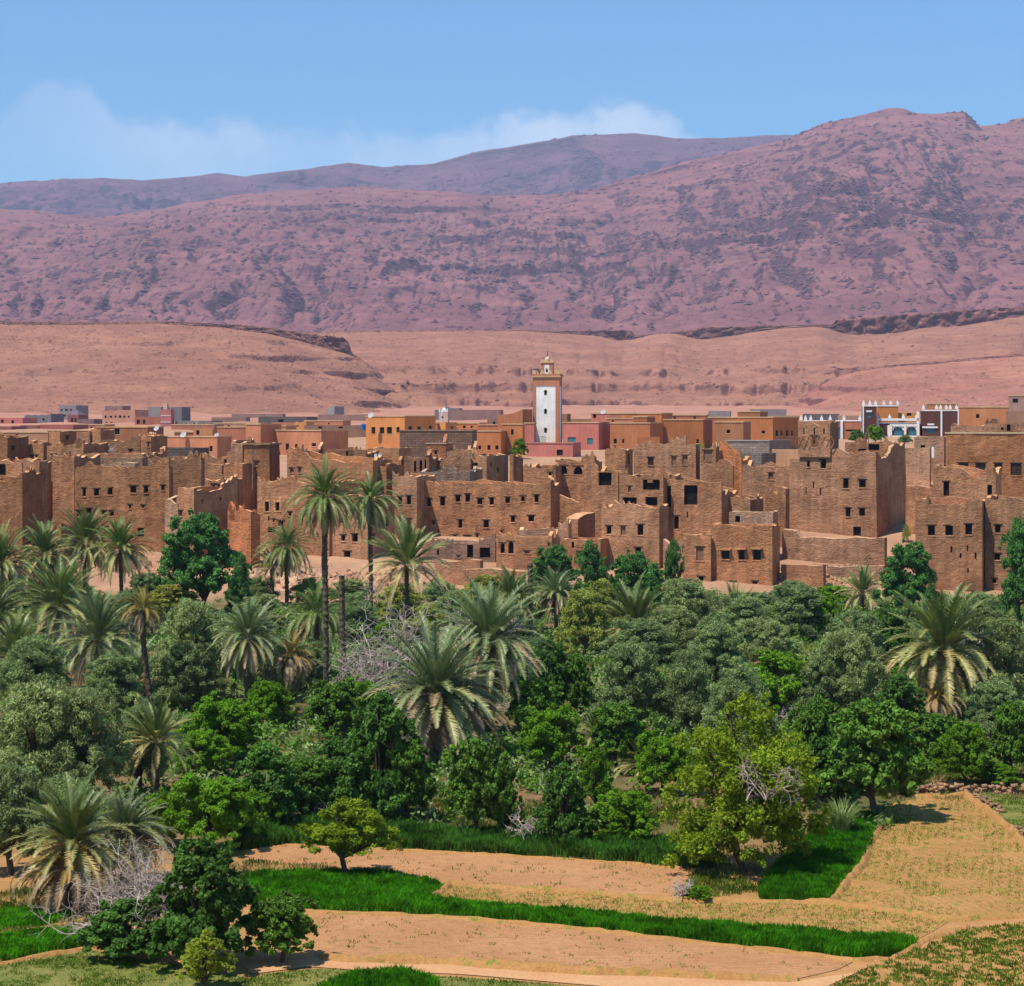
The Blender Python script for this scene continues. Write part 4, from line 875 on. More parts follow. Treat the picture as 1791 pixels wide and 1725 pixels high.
HU = town('x', 1535, 1571, 711, 526, (.55,.21,.06), D=8, a=8, parent=H['root'], coping=(.8,.78,.76)); merlons(HU, (1546,1558,1570), 708, 1.0)
HV = town('x', 1571, 1613, 722, 527, (.6,.27,.08), D=8, a=8, parent=H['root'], coping=None, win=[(1590,725,8,5)])
H2 = town('dark red wing with white columns at the right end of the hotel', 1613, 1676, 719, 519, (.11,.045,.036), D=13, a=8, name='hotel_wing', kind='hotel', coping=(.8,.78,.76), win=[(1628,752,14,14,'teal')])
merlons(H2, (1615,1638,1645,1655,1662,1673), 716, 1.1)
trim(H2, [(1613,1640,746,749),(1645,1648,718,763),(1675,1677,716,760),(1622,1634,741,744)], o=(0.02, 0.3))
H3 = town('low hotel wing with a white balustrade and blue door', 1399, 1506, 737, 505, (.40,.15,.09), D=10, a=8, name='hotel_wing', kind='hotel', coping=(.82,.8,.78), win=[(1466,757,9,18,'teal'),(1492,753,22,3)])
merlons(H3, (1401,1409,1418,1437,1452,1476,1504), 735, 1.1); trim(H3, [(1470,1474,737,775),(1455,1458,737,772)], o=(0.02, 0.4))
town('orange roof house behind the hotel', 1622, 1675, 707, 560, (.42,.19,.09), D=9, a=8)

# minaret
M['domepaint'] = plain('dome_paint', (0.6, 0.46, 0.36), 0.7)
def minaret():
    Y = 440.0; a = radians(7); d = np.array((cos(a), -sin(a), 0)); dep = np.array((sin(a), cos(a), 0))
    PR = np.array((wx(978.5, Y), Y, 0)); Wd = (978.5-931.5)/F*Y; PL = PR-d*Wd
    zb = float(tz(PR[0], Y))-1; zt = wz(660, Y); ctr = PR-d*Wd/2+dep*Wd/2
    root = empty('minaret', (ctr[0], ctr[1], zb+1), 'tall square minaret with a white panel and small domed lantern rising above the town', 'minaret'); rb = np.array(root.location)
    TC = (.47, .2, .115)
    def block(name, w, z0, z1, mat, col, bev=0.0):
        m = MB(); m.box(ctr-d*w/2-dep*w/2+np.array((0, 0, z0)), d*w, dep*w, (0, 0, z1-z0)); return link(name, m.mesh(name, mat, rb), root, col)
    f = Face(PL, d, Wd)
    holes = []
    pan = [f.hit(937, 675), f.hit(972, 776)]
    m = MB()
    for ff in (f, Face(PR, dep, Wd), Face(PR+dep*Wd, -d, Wd), Face(PL+dep*Wd, -dep, Wd)):   # frame of terracotta round a sunk white panel
        s0, s1, z1 = 0.62, Wd-0.85, pan[0][1]
        for q in ((0, s0, zb, zt), (s1, Wd, zb, zt), (s0, s1, z1, zt)):
            m.poly([ff.pt(q[0], q[2]), ff.pt(q[1], q[2]), ff.pt(q[1], q[3]), ff.pt(q[0], q[3])])
        for p, r in (((s0, zb), (s0, z1)), ((s0, z1), (s1, z1)), ((s1, z1), (s1, zb))):
            m.poly([ff.pt(*p), ff.pt(*p, -0.12), ff.pt(*r, -0.12), ff.pt(*r)])
    link('shaft', m.mesh('shaft', M['plaster'], rb), root, TC)
    for ff in (f, Face(PR, dep, Wd), Face(PR+dep*Wd, -d, Wd), Face(PL+dep*Wd, -dep, Wd)):
        m = MB(); m.poly([ff.pt(0.62, zb, -0.12), ff.pt(Wd-0.85, zb, -0.12), ff.pt(Wd-0.85, pan[0][1], -0.12), ff.pt(0.62, pan[0][1], -0.12)])
        link('white_panel', m.mesh('white_panel', M['plaster'], rb), root, (.86, .82, .76))
    for py in (687, 720, 753):
        s, z, _ = f.hit(954, py); m = MB()
        hh = [(-.24, -.42), (.24, -.42), (.24, .15), (.36, .2), (.22, .42), (0, .62), (-.22, .42), (-.36, .2), (-.24, .15)]
        m.poly([f.pt(s+x, z+y, -0.06) for x, y in hh]); m.grid([[f.pt(s+x*1.15, z+y*1.1, -0.118) for x, y in hh+hh[:1]], [f.pt(s+x, z+y, -0.06) for x, y in hh+hh[:1]]])
        link('window', m.mesh('window', M['dark'], rb), root)
    block('cornice', Wd+0.5, zt, zt+0.28, M['plaster'], (.55, .36, .2))
    block('parapet', Wd+0.2, zt+0.28, zt+0.75, M['plaster'], TC)
    m = MB()
    for i in range(4):
        for k in (-1, 1):
            for e in (d, dep):
                o = dep if e is d else d
                c = ctr+e*((i-1.5)*Wd/3.3)+o*k*(Wd/2)+np.array((0, 0, zt+0.75))
                m.box(c-e*0.38-o*0.1, e*0.76, o*0.22, (0, 0, 0.4)); m.box(c-e*0.2-o*0.08, e*0.4, o*0.18, (0, 0, 0.75))
    link('merlons', m.mesh('merlons', M['cream'], rb), root)
    w2 = 20.5/F*Y; z2 = wz(634.5, Y)
    block('lantern', w2, zt+0.1, z2, M['plaster'], TC)
    g = Face(ctr-d*w2/2-dep*w2/2, d, w2); m = MB()
    m.box(g.pt(w2*0.3, zt+0.75, 0.0), d*w2*0.4, g.n*0.06, (0, 0, (z2-zt)*0.62)); link('white_panel', m.mesh('white_panel', M['white'], rb), root)
    m = MB(); m.poly([g.pt(w2*0.5+x, zt+1.5+y, 0.075) for x, y in ((-.22, -.4), (.22, -.4), (.22, .2), (0, .55), (-.22, .2))]); link('window', m.mesh('window', M['dark'], rb), root)
    block('lantern_cornice', w2+0.35, z2, z2+0.18, M['plaster'], (.6, .38, .18))
    for i in range(3):
        for k in (-1, 1):
            for e in (d, dep):
                o = dep if e is d else d; c = ctr+e*((i-1)*w2/3.0)+o*k*(w2/2-0.02)+np.array((0, 0, z2+0.18))
                m = MB(); m.box(c-e*0.17-o*0.07, e*0.34, o*0.14, (0, 0, 0.6)); link('merlon', m.mesh('merlon', M['cream'], rb), root)
    m = MB(); m.lathe((ctr[0], ctr[1], z2+0.18), [(0.5, 0), (0.5, 0.4), (0.54, 0.52), (0.48, 0.85), (0.3, 1.1), (0.05, 1.22)], 16); link('dome', m.mesh('dome', M['domepaint'], rb, True), root)
    m = MB(); m.tube([(ctr[0], ctr[1], z2+1.5), (ctr[0], ctr[1], z2+2.9)], [0.05, 0.03], 6)
    for q, r in ((1.75, .16), (2.1, .13), (2.4, .1)): m.lathe((ctr[0], ctr[1], z2+q), [(0.01, -r), (r*.7, -r*.7), (r, 0), (r*.7, r*.7), (0.01, r)], 8)
    link('finial', m.mesh('finial', M['shutter'], rb), root)
    # small railed balcony at the foot
    m = MB(); s0, z0, _ = f.hit(941, 774); s1 = f.hit(955, 774)[0]
    for i in range(8): q = f.pt(s0+(s1-s0)*i/7, z0, 0.8); m.box(q, d*0.07, dep*0.07, (0, 0, 1.25))
    for zz in (0.0, 1.2): m.box(f.pt(s0, z0+zz, 0.8), d*(s1-s0), dep*0.08, (0, 0, 0.09))
    link('railing', m.mesh('railing', M['teal'], rb), root)
minaret()
# far rows
def far(*a, **k):
    k.setdefault('coping', None); k.setdefault('name', 'far_house'); return town(*a, **k)
far('pale pink far house with two windows at the left edge', -30, 40, 731, 800, PINK, D=14, a=10, win=[(4,737,4,5),(22,738,4,5)])
g = far('dark grey far house with a wavy parapet', 43, 89, 726, 850, (.17,.16,.17), D=14, a=10, win=[(52,734,4,4),(63,734,4,4),(76,734,4,4)], top=[(43,727),(50,725),(56,727),(62,725),(68,727),(74,725),(80,727),(89,724)])
far('tallest grey far block on the left skyline', 103, 133, 709, 1000, (.24,.21,.22), D=16, a=10, win=[(108,717,4,3),(116,717,4,3),(124,717,4,3),(113,727,4,3)])
p = far('far pavilion with a pitched purple roof beside the grey block', 118, 137, 726, 880, (.25,.1,.09), D=10, a=10, win=[(126,735,4,8),(132,735,3,8)])
m = MB(); A = p['PL']; z = p['zt']; dd = p['d']*p['W']; e = p['dep']*p['D']; c = A+dd/2+e/2+np.array((0, 0, z+2.2))
cs = [A+np.array((0, 0, z+0.02)), A+dd+np.array((0, 0, z+0.02)), A+dd+e+np.array((0, 0, z+0.02)), A+e+np.array((0, 0, z+0.02))]
for i in range(4): m.poly([cs[i], cs[(i+1) % 4], c])
link('pitched_roof', m.mesh('pitched_roof', M['plaster'], np.array(p['root'].location)), p['root'], (.16, .1, .13))
far('cream far hotel with a scalloped parapet and six dark windows', 179, 236, 718, 850, (.47,.24,.16), D=16, a=10, win=[(184.5,729,4,4),(194,729,4,4),(202,729,4,4),(210,729,4,4),(217.5,729,4,4),(225,729,4,4),(186,740,4,4),(195,740,4,4)],
    top=[(179,717),(186,719),(193,717),(200,719),(207,717),(214,719),(222,717),(229,719),(236,717)])
far('brown upper storey behind the cream far hotel', 183, 214, 710, 880, (.27,.16,.13), D=10, a=10)
far('salmon far house with pale window surrounds', 20, 36, 744, 620, (.55,.25,.15), x2=70, a=46, swin=[(41,757,5,7),(50,757,5,7),(60,756,5,7)], win=[(26,757,4,6)])
far('maroon and pink far house with small merlons', 70, 128, 743, 622, (.33,.11,.09), D=12, a=10)
far('mauve far house with two dark windows at the left edge', -30, 20, 746, 600, (.27,.1,.09), D=12, a=8, win=[(6.5,753,5,5),(14.5,753,5,5)])
far('slim grey green block behind the little pink minaret', 258, 282, 712, 950, (.24,.22,.2), D=12, a=10)
far('grey block right of the little pink minaret', 299, 318, 712, 930, (.17,.155,.16), D=12, a=10)
far('red brown far house before the little pink minaret', 236, 282, 729, 760, (.32,.13,.085), D=12, a=10, win=[(242,738,6,7),(252,738,4,6)])
mm = far('little pink minaret with white bands far on the left', 281, 299, 716, 700, (.42,.15,.14), D=3.4, a=10, name='far_minaret', kind='minaret')
trim(mm, [(281,299,727,728),(281,299,738,739)], o=(0.02, 0.15))
far('x', 285.5, 292, 706, 701.5, (.6,.42,.34), D=1.6, a=10, parent=mm['root'], zb=mm['zt'])
far('grey green far hall with a row of arches', 306, 370, 736, 700, (.2,.18,.165), D=12, a=10, win=[(325,744,9,7,'arch'),(340,744,9,7,'arch'),(356,744,8,7,'arch')])
far('long orange yellow low house with cream pilasters on the left', 169, 258, 748, 470, (.30,.13,.065), D=12, a=8, win=[(205,755,9,9)], coping=(.6,.36,.16))
far('low dark orange house with white roof ornaments', 305, 430, 757, 470, (.3,.105,.065), D=10, a=8, coping=(.5,.3,.18))
far('small orange roof cabin with a dark door left of centre', 338, 372, 750, 455, (.44,.2,.09), D=6, a=8, win=[(346,757,5,8)])
far('long dark roofed market shed in the middle distance', 452, 536, 729, 690, (.12,.1,.095), D=14, a=10, win=[(491,736,9,5)])
far('red orange low house under the dark roofed market shed', 475, 516, 739, 560, (.42,.17,.1), D=8, a=10)
far('yellow stepped far house end beside the red orange low house', 515, 536, 738, 555, (.55,.25,.09), D=8, a=10, win=[(520,745,5,3)], top=[(515,740),(519,736),(523,740),(528,736),(536,738)])
far('dull brown flat house with a blue barrel on its roof', 532, 642, 744, 520, (.24,.135,.09), D=10, a=8, win=[(560,748,8,3),(596,748,8,3)])
far('grey far cube house alone below the cliffs', 571, 585, 712, 1100, (.27,.25,.25), x2=602, a=46, top=[(571,714),(577,714),(578,711),(585,711)])
far('long low purple grey far wall house under the cube', 556, 641, 725, 960, (.28,.165,.13), D=10, a=8)
far('long low far compound wall right of the white domed tower', 784, 875, 717, 1000, (.26,.155,.13), D=10, a=8)
far('dark grey far house beside the white domed tower', 760, 803, 714, 1010, (.2,.18,.19), D=10, a=8, top=[(760,717),(780,717),(781,711),(787,711),(788,714),(803,714)])
mm = far('white domed little tower with pinnacles far behind the orange yellow house', 768, 783, 722, 800, (.6,.42,.36), D=3.5, a=8, name='far_minaret', kind='minaret', win=[(774,730,3,4)])
merlons(mm, (769,774,779,782), 721, 1.4, w=2.6)
m = MB(); c = mm['PL']+mm['d']*mm['W']/2+mm['dep']*1.7; m.lathe((c[0], c[1], mm['zt']), [(1.1, 0), (1.1, 0.6), (0.9, 1.3), (0.4, 1.8), (0.02, 1.95)], 12)
link('dome', m.mesh('dome', M['white'], np.array(mm['root'].location), True), mm['root'])
far('bright orange cabin with a shaded door side right of the orange yellow house', 764, 779, 739, 560, (.6,.26,.08), x2=800, a=40, swin=[(791,748,4,4)])
far('flat pale roofed low house left of the terracotta block', 799, 850, 747, 520, (.3,.17,.11), D=10, a=8, coping=(.5,.35,.24))
far('brown low house with one window before the terracotta block', 852, 871, 733, 520, (.25,.14,.1), D=8, a=10, win=[(864,740,5,5)])
far('grey far house on the skyline above the rust red house', 1239, 1277, 719, 760, (.25,.22,.215), D=12, a=8)
far('long grey far wall house right of the grey skyline house', 1312, 1375, 716, 800, (.2,.18,.18), D=12, a=8)
far('tan low skyline house above the brown mud brick house', 1186, 1250, 729, 520, (.33,.18,.1), D=10, a=8)
far('low brown skyline house right of the minaret', 981, 992, 724, 500, (.3,.15,.08), D=6, a=10)
far('flat brown house strip right of the low skyline house', 990, 1036, 733, 520, (.3,.16,.09), D=8, a=8)
far('yellowish low house left of the low hotel wing', 1340, 1400, 727, 560, (.4,.25,.14), D=9, a=8)
far('dark flat far house above the low hotel wing', 1404, 1468, 724, 700, (.13,.11,.105), D=12, a=8)
far('brown terrace house above the low hotel wing', 1466, 1508, 727, 640, (.36,.22,.15), D=9, a=8)
far('maroon low house top left of the small orange roof cabin', 372, 432, 752, 500, (.3,.1,.075), D=9, a=8)
far('purple grey long far wall in the plain left of the market shed', 370, 430, 730, 900, (.27,.165,.135), D=8, a=6)
far('faint far wall strip below the mesa', 405, 494, 724, 1150, (.28,.165,.13), D=8, a=6)
far('mauve far compound left of the cream hotel', 137, 164, 733, 800, (.2,.12,.12), D=10, a=8)

for lb, x0, x1, y, Y, c, k in (
 ('terracotta low house between the market shed and the wide orange house', 436, 500, 746, 480, SAL, dict(win=[(450,750,4,4)])),
 ('brick red flat house behind the long salmon house', 380, 432, 748, 440, (.4,.15,.09), dict()),
 ('dusty orange house row behind the brown block house', 800, 838, 741, 470, OCH, dict(win=[(812,747,4,5),(825,747,4,5)])),
 ('terracotta house strip behind the three window orange house', 836, 874, 744, 440, (.46,.17,.08), dict()),
 ('pale salmon house strip between the pink house and the rust red house', 1060, 1120, 733, 470, SAL, dict(win=[(1072,737,4,3)])),
 ('brick coloured house strip behind the rust red house', 1165, 1235, 727, 500, (.4,.15,.08), dict(win=[(1180,731,4,3),(1215,731,4,3)])),
 ('reddish house strip behind the brown mud brick house', 1238, 1292, 731, 470, (.38,.15,.085), dict()),
 ('orange house strip under the yellowish low house', 1352, 1402, 737, 470, OCH, dict(win=[(1380,744,4,4)])),
 ('terracotta far strip below the long purple wall', 640, 765, 741, 560, (.42,.17,.1), dict()),
 ('salmon far house row below the market shed end', 532, 600, 737, 600, SAL, dict(win=[(548,741,3,3),(575,741,3,3)])),
 ('russet far row right of the cream hotel', 300, 375, 744, 620, (.4,.16,.1), dict()),
 ('low terracotta far row left of the cream hotel', 120, 182, 744, 640, (.42,.17,.11), dict(win=[(140,748,3,3),(160,748,3,3)])),
 ('tan far house block right of the russet row', 372, 452, 741, 640, (.42,.23,.14), dict(win=[(400,745,3,3)])),
 ('orange brown house filling behind the pavilion and salmon far house', 82, 172, 754, 470, (.36,.16,.08), dict()),
 ('dusty tan low house behind the left upper row', -30, 84, 757, 440, (.38,.2,.115), dict(win=[(30,762,5,5)]))):
    far(lb, x0, x1, y, Y, c, D=9, a=10, coping=COPE, **k)

# small things on the roofs
M['dishgrey'] = plain('dish_paint', (0.42, 0.41, 0.4), 0.6)
def dish(label, px, py, Y, r=0.75):
    r *= 0.8
    c = (wx(px, Y), Y, wz(py, Y)); root = empty('satellite_dish', (c[0], c[1], c[2]-r*1.3), label, 'satellite dish', 'satellite dishes on the roofs')
    m = MB(); ax = Vector((-0.35, -0.75, 0.55)).normalized(); q = ax.to_track_quat('Z', 'Y')
    rows = []
    for k in range(5):
        rr = r*k/4; rows.append([tuple(q @ Vector((rr*cos(t), rr*sin(t), 0.25*rr*rr/r))+Vector(c)) for t in np.linspace(0, 2*pi, 15)])
    m.grid(rows); link('reflector', m.mesh('reflector', M['dishgrey'], root.location, True), root)
    m = MB(); m.tube([(c[0], c[1]+0.1, c[2]-r*1.6), (c[0], c[1]+0.05, c[2])], [0.05, 0.05], 6); m.tube([c, tuple(Vector(c)+ax*r*0.8)], [0.03, 0.03], 5); link('mast', m.mesh('mast', M['metal'], root.location), root)
dish('white satellite dish on the long salmon house nearer its left end', 321, 761, 388, 0.8)
dish('white satellite dish low on the salmon house close to its corner', 379, 762, 388, 0.65)
dish('white satellite dish on the dull pink roof room', 1055, 721, 498, 0.8)
dish('white satellite dish on the orange yellow house', 649, 727, 413, 0.8)
dish('small white satellite dish among the low roofs on the left', 274, 750, 450, 0.8)
c = (wx(636, 512), 512, wz(752, 512)); m = MB(); m.lathe((0, 0, 0), [(0.02, 0), (.62, 0), (.66, .2), (.66, .5), (.63, .55), (.66, .6), (.66, 1.3), (.6, 1.45), (.2, 1.5), (.2, 1.6), (0.02, 1.62)], 16)
o = link('water_barrel', m.mesh('water_barrel', M['blue'], (0, 0, 0), True)); o.location = c; tag(o, 'blue plastic water barrel on the dull brown flat house', 'barrel')

def antenna(label, px, top, bot, Y):
    m = MB(); h = (bot-top)/F*Y; x = wx(px, Y); m.tube([(0, 0, 0), (0, 0, h)], [0.05, 0.035], 6)
    for i in range(5): m.tube([(-0.5+0.06*i, 0.0, h*0.97-0.16*i), (0.5-0.06*i, 0.0, h*0.97-0.16*i)], [0.018, 0.018], 4)
    o = link('antenna', m.mesh('antenna', M['metal'])); o.location = (x, Y, wz(bot, Y)); tag(o, label, 'antenna')
antenna('thin aerial above the flat topped bright orange house', 1108, 706, 724, 482)
antenna('aerial over the dull pink roof room', 1046, 708, 722, 501)
antenna('aerial above the cream far hotel', 194, 697, 711, 879)
antenna('aerial on the small orange roof cabin', 344, 736, 752, 456)
antenna('aerial on the ocher house right of the hotel', 1712, 697, 712, 484)
antenna('aerial on the market shed roof', 466, 712, 728, 692)
def pole_line(label, px, top, bot, Y):
    m = MB(); h = (bot-top)/F*Y; m.tube([(0, 0, -0.5), (0, 0, h)], [0.12, 0.08], 7); m.box((-0.7, -0.06, h-0.5), (1.4, 0, 0), (0, 0.12, 0), (0, 0, 0.12))
    for q in (-.6, 0, .6): m.tube([(q, 0, h-0.38), (q, 0, h-0.2)], [0.05, 0.04], 5)
    o = link('utility_pole', m.mesh('utility_pole', M['wood'])); o.location = (wx(px, Y), Y, wz(bot, Y)); tag(o, label, 'utility pole')
pole_line('wooden utility pole in front of the shaded keep', 442, 787, 850, 283)
pole_line('utility pole by the hotel garden', 1519, 754, 788, 440)
for i, (px, lb) in enumerate(((657, 'white sheet hung to dry behind the tall palms'), (664, 'second white sheet hung beside the first behind the tall palms'))):
    Y = 294; m = MB(); n_ = 7; w_ = 0.42; h_ = 0.85
    m.grid([[(-w_/2+w_*i_/(n_-1), 0.05*sin(i_*1.7), -h_*j_/4) for i_ in range(n_)] for j_ in range(5)]); m.grid([[(-w_/2+w_*i_/(n_-1), 0.05*sin(i_*1.7)+0.015, -h_*j_/4) for i_ in range(n_)] for j_ in range(5)])
    o = link('sheet', m.mesh('sheet', M['white'])); o.location = (wx(px, Y), Y, wz(794, Y)); tag(o, lb, 'laundry')

# ------------------------------------------------------------------ plants
def leaf_mat(name, c0, c1, c2=None, trans=0.3, rough=0.65, spec=0.1, big=0.35):
    """leaf colours vary from leaf to leaf and bough to bough; 'age' (0 green .. 1 dry) blends towards c2"""
    m, t, b = new_mat(name); g = t.n('ShaderNodeNewGeometry'); oi = t.n('ShaderNodeObjectInfo')
    r = g.outputs['Random Per Island']
    c = t.mix(r, c0, c1)
    bo = t.noise(g.outputs['Position'], 0.9, 3, 0.6)
    v = t.n('ShaderNodeVectorMath', operation='SCALE'); t.put(v.inputs[0], c)
    t.put(v.inputs['Scale'], t.math('MULTIPLY', t.math('MULTIPLY_ADD', oi.outputs['Random'], 0.3, 0.85), t.math('MULTIPLY_ADD', t.smooth(bo, 0.3, 0.7), big*2, 1-big)))
    c = v.outputs[0]
    if c2:
        at = t.n('ShaderNodeAttribute', attribute_name='age_glint')
        c = t.mix(at.outputs['Fac'], c, c2)  # palms: dry-frond tone, also raised to paint sun highlights on the leaflets
    t.put(b.inputs['Base Color'], c); b.inputs['Roughness'].default_value = rough; b.inputs['Specular IOR Level'].default_value = spec
    tr = t.n('ShaderNodeBsdfTranslucent'); t.put(tr.inputs['Color'], c)
    mx = t.n('ShaderNodeMixShader'); mx.inputs[0].default_value = trans
    t.L.new(b.outputs[0], mx.inputs[1]); t.L.new(tr.outputs[0], mx.inputs[2]); t.L.new(mx.outputs[0], t.N['Material Output'].inputs['Surface'])
    return m
LM = {
 'olive': leaf_mat('olive_leaves', (0.200, 0.262, 0.086), (0.349, 0.411, 0.161), rough=0.55),
 'olive_blue': leaf_mat('grey_green_leaves', (0.149, 0.225, 0.079), (0.271, 0.347, 0.131), rough=0.55),
 'olive_warm': leaf_mat('dull_yellow_leaves', (0.227, 0.272, 0.040), (0.384, 0.401, 0.091)),
 'fig': leaf_mat('fig_leaves', (0.057, 0.151, 0.014), (0.163, 0.287, 0.038), rough=0.6, spec=0.12),
 'dark': leaf_mat('dark_glossy_leaves', (0.043, 0.127, 0.015), (0.114, 0.223, 0.038), rough=0.6, spec=0.12),
 'bright': leaf_mat('bright_leaves', (0.098, 0.245, 0.009), (0.211, 0.374, 0.024), trans=0.45),
 'yellow': leaf_mat('yellow_green_leaves', (0.145, 0.238, 0.008), (0.29, 0.385, 0.025), trans=0.45),
 'lime': leaf_mat('lime_leaves', (0.196, 0.276, 0.020), (0.299, 0.345, 0.040), trans=0.45),
 'poplar': leaf_mat('poplar_leaves', (0.049, 0.166, 0.029), (0.122, 0.259, 0.060), rough=0.6, spec=0.12),
 'pale': leaf_mat('pale_feathery_leaves', (0.208, 0.250, 0.060), (0.325, 0.338, 0.102)),
 'palm': leaf_mat('palm_fronds', (0.061, 0.117, 0.020), (0.135, 0.202, 0.043), (0.52, 0.46, 0.17), trans=0.18, rough=0.42, spec=0.4, big=0.15),
 'palm_blue': leaf_mat('bluish_palm_fronds', (0.074, 0.143, 0.052), (0.162, 0.227, 0.086), (0.52, 0.48, 0.2), trans=0.18, rough=0.42, spec=0.4, big=0.15),
 'palm_gold': leaf_mat('golden_palm_fronds', (0.120, 0.120, 0.025), (0.200, 0.180, 0.043), (0.420, 0.270, 0.076), trans=0.18, rough=0.6, spec=0.12, big=0.15),
 'dry': leaf_mat('dead_palm_fronds', (0.26, 0.18, 0.105), (0.44, 0.33, 0.2), trans=0.12, rough=0.8, spec=0.05, big=0.25),
 'drygold': leaf_mat('yellowed_palm_fronds', (0.36, 0.27, 0.10), (0.52, 0.42, 0.2), trans=0.15, rough=0.7, spec=0.1, big=0.2),
 'reed': leaf_mat('reed_leaves', (0.156, 0.250, 0.060), (0.338, 0.413, 0.145), trans=0.25),
}
def unit(v): return v/(np.linalg.norm(v, axis=-1, keepdims=True)+1e-9)
def leaves(C, Nn, L, Wd, rng, droop=0.0, flat=0.5):
    """one kite shaped leaf at each centre C, roughly facing Nn"""
    n = len(C)
    nn = unit(Nn*flat+rng.randn(n, 3)*(1-flat)*0.9+np.array((0, 0, 0.25)))
    ax = unit(np.cross(nn, rng.randn(n, 3))); ax[:, 2] -= droop; ax = unit(ax); sd_ = unit(np.cross(nn, ax))
    l = (L*(0.6+0.8*rng.rand(n)))[:, None]; w = (Wd*(0.6+0.8*rng.rand(n)))[:, None]
    V = np.stack([C-ax*l/2, C+sd_*w/2+ax*l*0.05, C+ax*l/2, C-sd_*w/2+ax*l*0.05], 1).reshape(-1, 3)
    return V, np.arange(n*4).reshape(-1, 4)
def crown(lobes, nsub, nleaf, L, Wd, seed, droop=0.0, sub=(0.16, 0.3), flat=0.5, fill=0.55):
    """lobes: (cx,cy,cz, rx,ry,rz); small boughs crowd the outside of each lobe, leaves crowd each bough"""
    rng = np.random.RandomState(seed); lo = np.array(lobes, float)
    vol = lo[:, 3]*lo[:, 4]+lo[:, 3]*lo[:, 5]; pick = rng.choice(len(lo), nsub, p=vol/vol.sum())
    d = unit(rng.randn(nsub, 3)); d[:, 2] = np.where(d[:, 2] < -0.75, -d[:, 2], d[:, 2])
    rr = (fill+(1-fill)*rng.rand(nsub)**0.6)*(0.88+0.3*rng.rand(nsub))
    bc = lo[pick, :3]+d*rr[:, None]*lo[pick, 3:6]
    br = (sub[0]+(sub[1]-sub[0])*rng.rand(nsub))*lo[pick, 3:6].mean(1)
    k = rng.choice(nsub, nleaf, p=(br**2)/(br**2).sum())
    e = unit(rng.randn(nleaf, 3)); r2 = rng.rand(nleaf)**0.45
    C = bc[k]+e*(r2*br[k])[:, None]*np.array((1.1, 1.1, 0.8))
    Nn = unit(0.6*e+0.7*d[k]+np.array((0, 0, 0.5)))
    return leaves(C, Nn, L, Wd, rng, droop, flat), bc
def limbs(mb, base, tips, rng, r0, mi=0, wig=0.12, n=6):
    for tp in tips:
        tp = np.array(tp, float); b = np.array(base, float); h = np.linalg.norm(tp-b)
        m = [b+(tp-b)*k/n+np.array((0, 0, 0.1*h*sin(pi*k/n)))+(rng.randn(3)*wig*h/n if 0 < k < n else 0) for k in range(n+1)]
        mb.tube(m, [max(0.015, r0*(1-0.85*k/n)) for k in range(n+1)], 6, mi)
TREES = {}
def proto(kind, lobes, nsub, nleaf, L, Wd, mat, seed, trunk=(0.16, 1.2), nlimb=9, **k):
    (V, Fc), bc = crown(lobes, nsub, nleaf, L, Wd, seed, **k)
    me = np_mesh('crown', V, Fc, LM[mat])
    rng = np.random.RandomState(seed+1); mb = MB(); r, h = trunk
    lean = rng.uniform(-.15, .15, 2)
    mb.tube([(0, 0, -0.4), (0.02, 0, 0.0), (lean[0]*.5, lean[1]*.5, h*0.5), (lean[0], lean[1], h)], [r*1.5, r*1.15, r, r*0.9], 9)
    limbs(mb, (lean[0], lean[1], h*0.92), bc[rng.choice(len(bc), nlimb, replace=False)], rng, r*0.62)
    TREES[kind] = (me, mb.mesh('trunk', M['bark'], (0, 0, 0), True), None)
def ball(n, R, H, z0, seed, r=(0.34, 0.48)):
    """lobes filling a crown of radius R and height H that starts at z0"""
    g = np.random.RandomState(seed); out = [(0, 0, z0+H*0.48, R*0.6, R*0.6, H*0.44)]
    for ring, (m, q0, za, zb_) in enumerate(((n, 0.56, 0.18, 0.46), (max(3, n-2), 0.4, 0.55, 0.78))):
        for i in range(m):
            a = 2*pi*(i+g.rand()*0.8)/m+ring; q = R*(q0+0.2*(g.rand()-0.4)); s = R*g.uniform(*r)*(1-0.12*ring)
            out.append((q*cos(a), q*sin(a), z0+H*g.uniform(za, zb_), s, s, H*g.uniform(0.15, 0.26)))
    out.append((g.uniform(-.25, .25)*R, g.uniform(-.25, .25)*R, z0+H*0.86, R*0.3, R*0.3, H*0.14)); return out
# every prototype is about 2 m across and 2 m tall (unit radius); trees are scaled copies
proto('olive', ball(8, 1, 1.75, 0.22, 1), 210, 30000, 0.085, 0.024, 'olive', 11, (0.07, 0.35), sub=(0.2, 0.42), flat=0.35)
proto('olive_b', ball(9, 1, 1.7, 0.2, 2), 200, 30000, 0.085, 0.024, 'olive_blue', 12, (0.07, 0.35), sub=(0.2, 0.4), flat=0.35)
proto('olive_c', ball(6, 1, 1.8, 0.15, 3), 190, 28000, 0.085, 0.025, 'olive_blue', 13, (0.07, 0.3), sub=(0.2, 0.45), flat=0.35)
proto('warm', ball(7, 1, 1.8, 0.15, 4), 170, 16000, 0.09, 0.035, 'olive_warm', 14, (0.06, 0.35), sub=(0.18, 0.36), flat=0.4)
proto('fig', ball(8, 1, 1.75, 0.18, 5), 240, 22000, 0.085, 0.06, 'fig', 15, (0.06, 0.35), sub=(0.14, 0.32), droop=0.3)
proto('fig_b', ball(7, 1, 1.85, 0.08, 6), 240, 22000, 0.085, 0.06, 'dark', 16, (0.06, 0.25), sub=(0.14, 0.32), droop=0.3)
